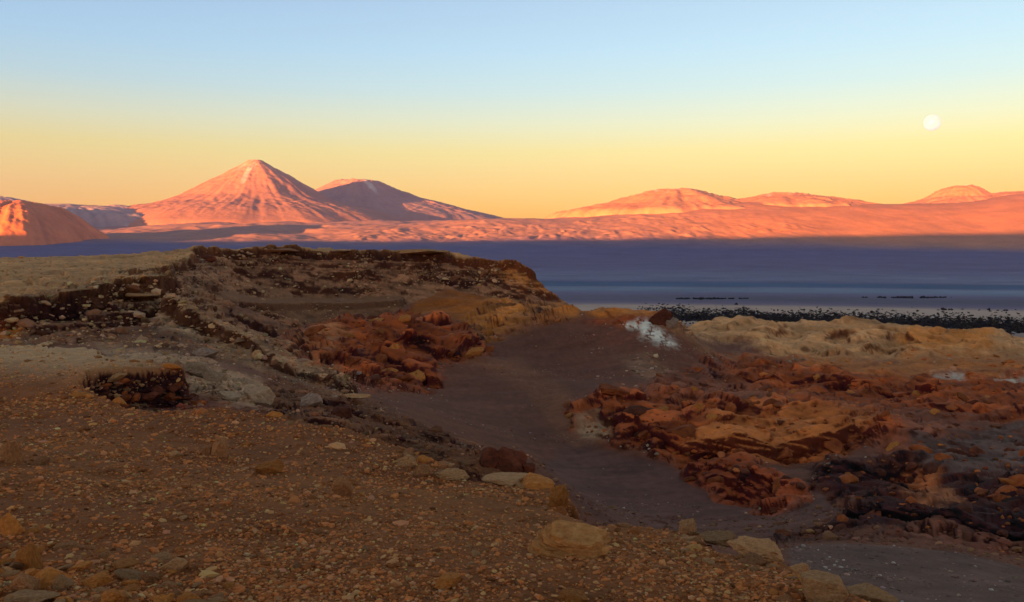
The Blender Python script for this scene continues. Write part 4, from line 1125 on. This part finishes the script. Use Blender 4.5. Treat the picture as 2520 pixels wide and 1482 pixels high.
# boulders one by one: x, y of the foot, width, height (picture units), kind, label
BO = [(1690, 1316, 52, 46, 'tan', 'pale square boulder on the gravel edge, alone above the valley floor'),
      (1785, 1345, 84, 36, 'tan', 'low tan boulder on the gravel edge between square boulder and flat boulder'),
      (1880, 1380, 140, 44, 'tan', 'long flat tan boulder on the gravel edge beside the grey shoulder'),
      (1966, 1420, 44, 34, 'tan', 'small tan stone wedged between the two largest edge boulders'),
      (2042, 1480, 140, 70, 'tan', 'big rounded tan boulder at the lowest corner of the gravel edge'),
      (2158, 1492, 92, 46, 'tan', 'pinkish boulder half hidden below the big tan boulder'),
      (1375, 1248, 60, 62, 'orange', 'upright orange block at the corner of the gravel edge above layered slab'),
      (1325, 1206, 110, 30, 'orange', 'flat orange ledge stone at the rim above the layered slab'),
      (1240, 1192, 130, 18, 'tan', 'long thin tan plate lying on the rim by the dark red crag'),
      (1110, 1184, 70, 26, 'tan', 'low tan stone at the rim beside the thin plate'),
      (1000, 1150, 54, 34, 'tan', 'rounded tan stone set back from the rim of the gravel slope'),
      (1040, 1176, 46, 30, 'brown', 'brown stone next to the rounded tan stone near the rim'),
      (540, 1124, 42, 44, 'brown', 'upright brown stone in the middle of the gravel slope'),
      (505, 1120, 36, 26, 'brown', 'squat brown stone touching the upright brown stone'),
      (428, 1126, 34, 14, 'tan', 'flat tan stone on smooth ground near the upright brown stone'),
      (655, 1170, 76, 32, 'orange', 'wide ochre stone below the upright brown stone'),
      (835, 1222, 44, 48, 'brown', 'tilted brown stone on the gravel slope'),
      (1100, 1452, 66, 36, 'orange', 'orange stone on open gravel in front of the layered slab'),
      (1412, 1490, 84, 34, 'orange', 'flat-topped orange stone at the lower border of the gravel'),
      (62, 1405, 46, 76, 'orange', 'tall upright orange stone among the near rocks'),
      (14, 1320, 48, 62, 'orange', 'rusty orange stone leaning beside the tall upright one'),
      (22, 1140, 44, 62, 'brown', 'dark stone on a small rise of the gravel slope'),
      (270, 1496, 66, 44, 'orange', 'rounded orange cobble in the row of near cobbles'),
      (395, 1496, 56, 36, 'orange', 'rounded ochre cobble between two orange cobbles'),
      (460, 1496, 54, 40, 'orange', 'rounded bright orange cobble at the end of the near row'),
      (145, 1456, 50, 34, 'tan', 'tan cobble in the heap of near rocks'),
      (50, 1462, 70, 40, 'brown', 'brown cobble in the heap of near rocks'),
      (35, 1496, 110, 26, 'tan', 'broad tan slab under the heap of near rocks'),
      (230, 1450, 56, 28, 'orange', 'ochre cobble at the edge of the heap of near rocks'),
      (290, 1406, 66, 22, 'orange', 'flat ochre stone above the heap of near rocks'),
      (430, 1408, 70, 30, 'tan', 'long tan stone beyond the row of near cobbles'),
      (360, 1440, 50, 22, 'brown', 'flat brown stone above the row of near cobbles'),
      (728, 1402, 26, 18, 'tan', 'small pale stone alone on the brown gravel'),
      (625, 990, 70, 44, 'pale', 'pale layered boulder at the mouth of the dark hollow'),
      (560, 985, 46, 26, 'pale', 'pale block leaning on the layered boulder by the hollow'),
      (475, 925, 60, 40, 'pale', 'pale boulder at the upper lip of the dark hollow'),
      (520, 940, 44, 26, 'pale', 'small pale block between two pale boulders by the hollow'),
      (505, 880, 56, 24, 'grey', 'grey weathered block above the dark hollow'),
      (630, 885, 34, 24, 'tan', 'split tan boulder on the rubble spur'),
      (760, 1000, 50, 34, 'grey', 'grey block in the rubble past the rim'),
      (840, 1030, 60, 40, 'dark', 'dark block in the rubble past the rim'),
      (870, 985, 62, 14, 'tan', 'thin pale plate lying on the rubble past the rim'),
      (1250, 1168, 110, 66, 'dark', 'dark red crag standing just beyond the gravel rim'),
      (1200, 1152, 60, 46, 'dark', 'smaller dark red block against the crag beyond the rim'),
      (1300, 1172, 50, 44, 'dark', 'dark red block on the valley side of the crag'),
      (1626, 800, 54, 40, 'dark', 'dark pointed rock at the end of the orange saddle'),
      (1652, 812, 46, 36, 'grey', 'brown grey rock below the pointed rock on the saddle'),
      (1510, 975, 74, 26, 'red', 'low red slab at the head of the valley outcrop')]
for k, (bx, by, bw, bh, kd, lab) in enumerate(BO):
    q = pick(bx, min(by, 1478))
    if q is None: continue
    if by > 1478: 
        e = unproj(bx, by, 1.0); q = pick(bx, by, 3.0) 
    d0 = np.hypot(q[0], q[1]); k_ = d0 / FPX
    me = rock_mesh(kd, 4, 800 + k, 1.0, False, 18, 0.16)
    lay('boulder', me, q + np.array([0, bw * .3 * k_, 0]), (bw * .56 * k_, bw * .46 * k_, bh * .62 * k_), (random.gauss(0, .06), random.gauss(0, .08), random.uniform(-.5, .5)), lab, 'boulder', None, 0.12)

# cap slabs along the skyline of the mesa
for k, (bx, by, bw, bh, lab) in enumerate([(508, 617, 64, 20, 'dark cap rock at the notch of the mesa rim'), (690, 615, 100, 12, 'long cap slab on the mesa rim'), (840, 625, 60, 9, 'thin cap slab at the middle of the mesa rim'),
        (1040, 629, 130, 13, 'pale overhanging cap slab on the mesa rim'), (1100, 631, 26, 14, 'dark block at the end of the pale cap slab'), (735, 613, 26, 10, 'small dark block at the end of the long cap slab'), (345, 690, 110, 14, 'tan cap slab on the near corner of the mesa'), (335, 672, 80, 8, 'thin dark cap slab at the gully of the mesa')]):
    d0 = {0: 338, 1: 362, 2: 371, 3: 383, 4: 384, 5: 366, 6: 137, 7: 200}[k]
    q = unproj(bx, by, d0); q[2] = gz(q[0], q[1])[0]
    k_ = d0 / FPX
    me = rock_mesh('dark' if k in (0, 4, 5, 7) else 'tan' if k in (3, 6) else 'brown', 4, 900 + k, 1.0, False, 14, 0.06)
    lay('cap_rock', me, q, (bw * .5 * k_, bw * .4 * k_, bh * .55 * k_), (0, random.gauss(0, .02), random.uniform(-.2, .2)), lab, 'rock', None, 0.75)

# layered slab on the gravel edge: every bed its own part
q = pick(1390, 1366)
root = bpy.data.objects.new('layered_rock', None); COL.objects.link(root); root.location = q
tag(root, 'orange layered slab rock tilted at the gravel edge with thin beds showing', 'rock')
kk = np.hypot(q[0], q[1]) / FPX
g = np.random.default_rng(77)
zt = -0.10
for L in range(6):
    th = np.linspace(0, 2 * np.pi, 36, endpoint=False)
    w0 = 104 * kk * (1 - 0.03 * L + g.normal(0, .05)); w1 = 60 * kk * (1 - 0.03 * L + g.normal(0, .06))
    rad = 1 + 0.30 * fbm(np.cos(th) * 1.5 + 5, np.sin(th) * 1.5 + L * .16, 3, 400) + 0.035 * fbm(np.cos(th) * 7, np.sin(th) * 7, 2, 410 + L)
    sq = (np.abs(np.cos(th)) ** 3 + np.abs(np.sin(th)) ** 3) ** (-1 / 3)
    ox, oy = 10 * kk * L * .5 + g.normal(0, .01), 4 * kk * L
    hgt = 0.080 * (0.8 + .5 * g.random())
    rings = []
    for dz, sc in ((0, .965), (hgt * .2, 1.0), (hgt * .75, .995), (hgt, .955)):
        jitter = 1 + 0.030 * g.normal(size=36)
        rings.append(np.stack([ox + w0 * .93 * rad * sq * np.cos(th) * sc * jitter, oy + w1 * .93 * rad * sq * np.sin(th) * sc * jitter, np.full(36, zt + dz) + 0.006 * g.normal(size=36)], 1))
    v = np.concatenate(rings + [[[ox, oy, zt]], [[ox, oy, zt + hgt + .008]]])
    fc = []
    for r_ in range(3):
        for a_ in range(36):
            b_ = (a_ + 1) % 36
            fc += [(r_ * 36 + a_, r_ * 36 + b_, (r_ + 1) * 36 + b_), (r_ * 36 + a_, (r_ + 1) * 36 + b_, (r_ + 1) * 36 + a_)]
    for a_ in range(36):
        b_ = (a_ + 1) % 36
        fc += [(b_, a_, 144), (108 + a_, 108 + b_, 145)]
    me = mesh_np('layer', v, np.array(fc), None, False)
    if L == 0: M_slab = mat_rock('bedded sandstone', (.30, .105, .026), (.58, .27, .085), 7, 1.0, 0.04)
    link('layer', me, M_slab, root)
    zt += hgt - 0.012
root.rotation_euler = (0.24, 0.14, -0.25)

# ------------------------------------------------------------------ scrub on the plain
def shrub_np(seed, n=15):
    g = np.random.default_rng(seed)
    c = g.normal(0, 1, (n, 3)); c /= np.linalg.norm(c, axis=1)[:, None]; c *= g.uniform(.3, 1, (n, 1)) ** .5
    c[:, 2] = np.abs(c[:, 2]) * .9 + .12
    vs, fs = [], []
    for k in range(n):
        a = g.normal(0, .32, 3); b = g.normal(0, .32, 3); e = c[k]
        vs += [e - a, e + b, e + a, e - b]; fs += [(4 * k, 4 * k + 1, 4 * k + 2), (4 * k, 4 * k + 2, 4 * k + 3)]
    return np.array(vs), np.array(fs)
M_scrub = mat_attr('scrub leaves', [0.5], 0.3, 0.0, 0.1)
SH_ = [shrub_np(70 + k) for k in range(6)]
def plain_at(px_, py_):
    e = unproj(px_, py_, 1.0)
    return e * (PLAIN / e[2])
def belt(name, n, rng_px, fy, sc, label, seed):
    g = np.random.default_rng(seed)
    P_ = []
    while len(P_) < n:
        a = g.uniform(*rng_px); b = fy(a, g)
        if b is None: continue
        P_.append(plain_at(a, b))
    P_ = np.array(P_)
    sz_ = np.exp(g.normal(math.log(sc), .35, n))
    cc = tint(g, n, (.026, .021, .013), .4)
    scatter(name, P_, sz_, cc, label, SH_, M_scrub, 0.5)
def f1_(a, g):
    n = float(fbm(np.array([a / 90.0]), np.array([0.3]), 3, 150)[0])
    lo = np.interp(a, [1640, 1900, 2200, 2519], [779, 786, 794, 806]); th = 8 + 9 * n
    return lo + g.normal(0, max(th, 2)) - 3
belt('scrub_belt', 8500, (1560, 2620), f1_, 1.7, 'dark belt of desert scrub behind the pale tan ridge', 1)
f2_ = lambda a, g: np.interp(a, [1640, 1900, 2200, 2519], [783, 789, 797, 809]) + g.normal(0, 3.2)
belt('scrub_belt', 5000, (1560, 2620), f2_, 2.0, 'dense dark heart of the scrub belt hugging the pale tan ridge', 4)
belt('scrub_strip', 900, (1630, 1840), lambda a, g: None if fbm(np.array([a / 22.0]), np.array([.7]), 2, 151)[0] < -.05 else 735.5 + 1.2 * g.normal(0, .9) * (1 - abs(a - 1730) / 125), 1.3, 'thin dark strip of scrub on the plain, shorter of two', 2)
belt('scrub_strip', 900, (2120, 2340), lambda a, g: None if fbm(np.array([a / 22.0]), np.array([.2]), 2, 152)[0] < -.05 else 732.5 + 1.2 * g.normal(0, 1.0) * (1 - abs(a - 2240) / 130), 1.3, 'thin dark strip of scrub on the plain, beneath the moon', 3)
g = np.random.default_rng(9)
SM = []
for v, f in SH_:
    cc = np.tile(np.array((.022, .019, .013), f4), (len(v), 1))
    me = mesh_np('shrub', v, f, cc, False); me.materials.append(M_scrub); SM.append(me)
for k in range(70):
    a = g.uniform(1680, 2519); b = g.uniform(752, 790) if a > 2180 else g.uniform(762, 782)
    q = plain_at(a, b); s = 2.4 * np.exp(g.normal(0, .35))
    o = bpy.data.objects.new('shrub', SM[k % 6]); COL.objects.link(o); o.location = q; o.scale = (s, s, s * g.uniform(.7, 1.3)); o.rotation_euler = (0, 0, g.uniform(0, 6))
    tag(o, 'single dark shrub on the pale plain beside the scrub belt', 'shrub', 'single shrubs on the plain')

#HAZE
hb_ = bmesh.new(); bmesh.ops.create_cube(hb_, size=1.0)
hm = bpy.data.meshes.new('haze'); hb_.to_mesh(hm); hb_.free()
ho = link('haze', hm); ho.dimensions = (1, 1, 1)
ho.scale = (56000, 56000, 2600 + 140); ho.location = (0, 0, (2600 - 140) / 2)
hmat = bpy.data.materials.new('evening haze'); hmat.use_nodes = True
ht = hmat.node_tree
for n in list(ht.nodes): ht.nodes.remove(n)
hv = ht.nodes.new('ShaderNodeVolumePrincipled'); hout = ht.nodes.new('ShaderNodeOutputMaterial')
hv.inputs['Color'].default_value = (.34, .40, 1.0, 1)
hv.inputs['Density'].default_value = 1.5e-5
hv.inputs['Anisotropy'].default_value = 0.2
ht.links.new(hv.outputs[0], hout.inputs['Volume'])
hm.materials.append(hmat)
tag(ho, None, None, None, 'stuff'); ho['label'] = 'thin blue evening haze over the plain'
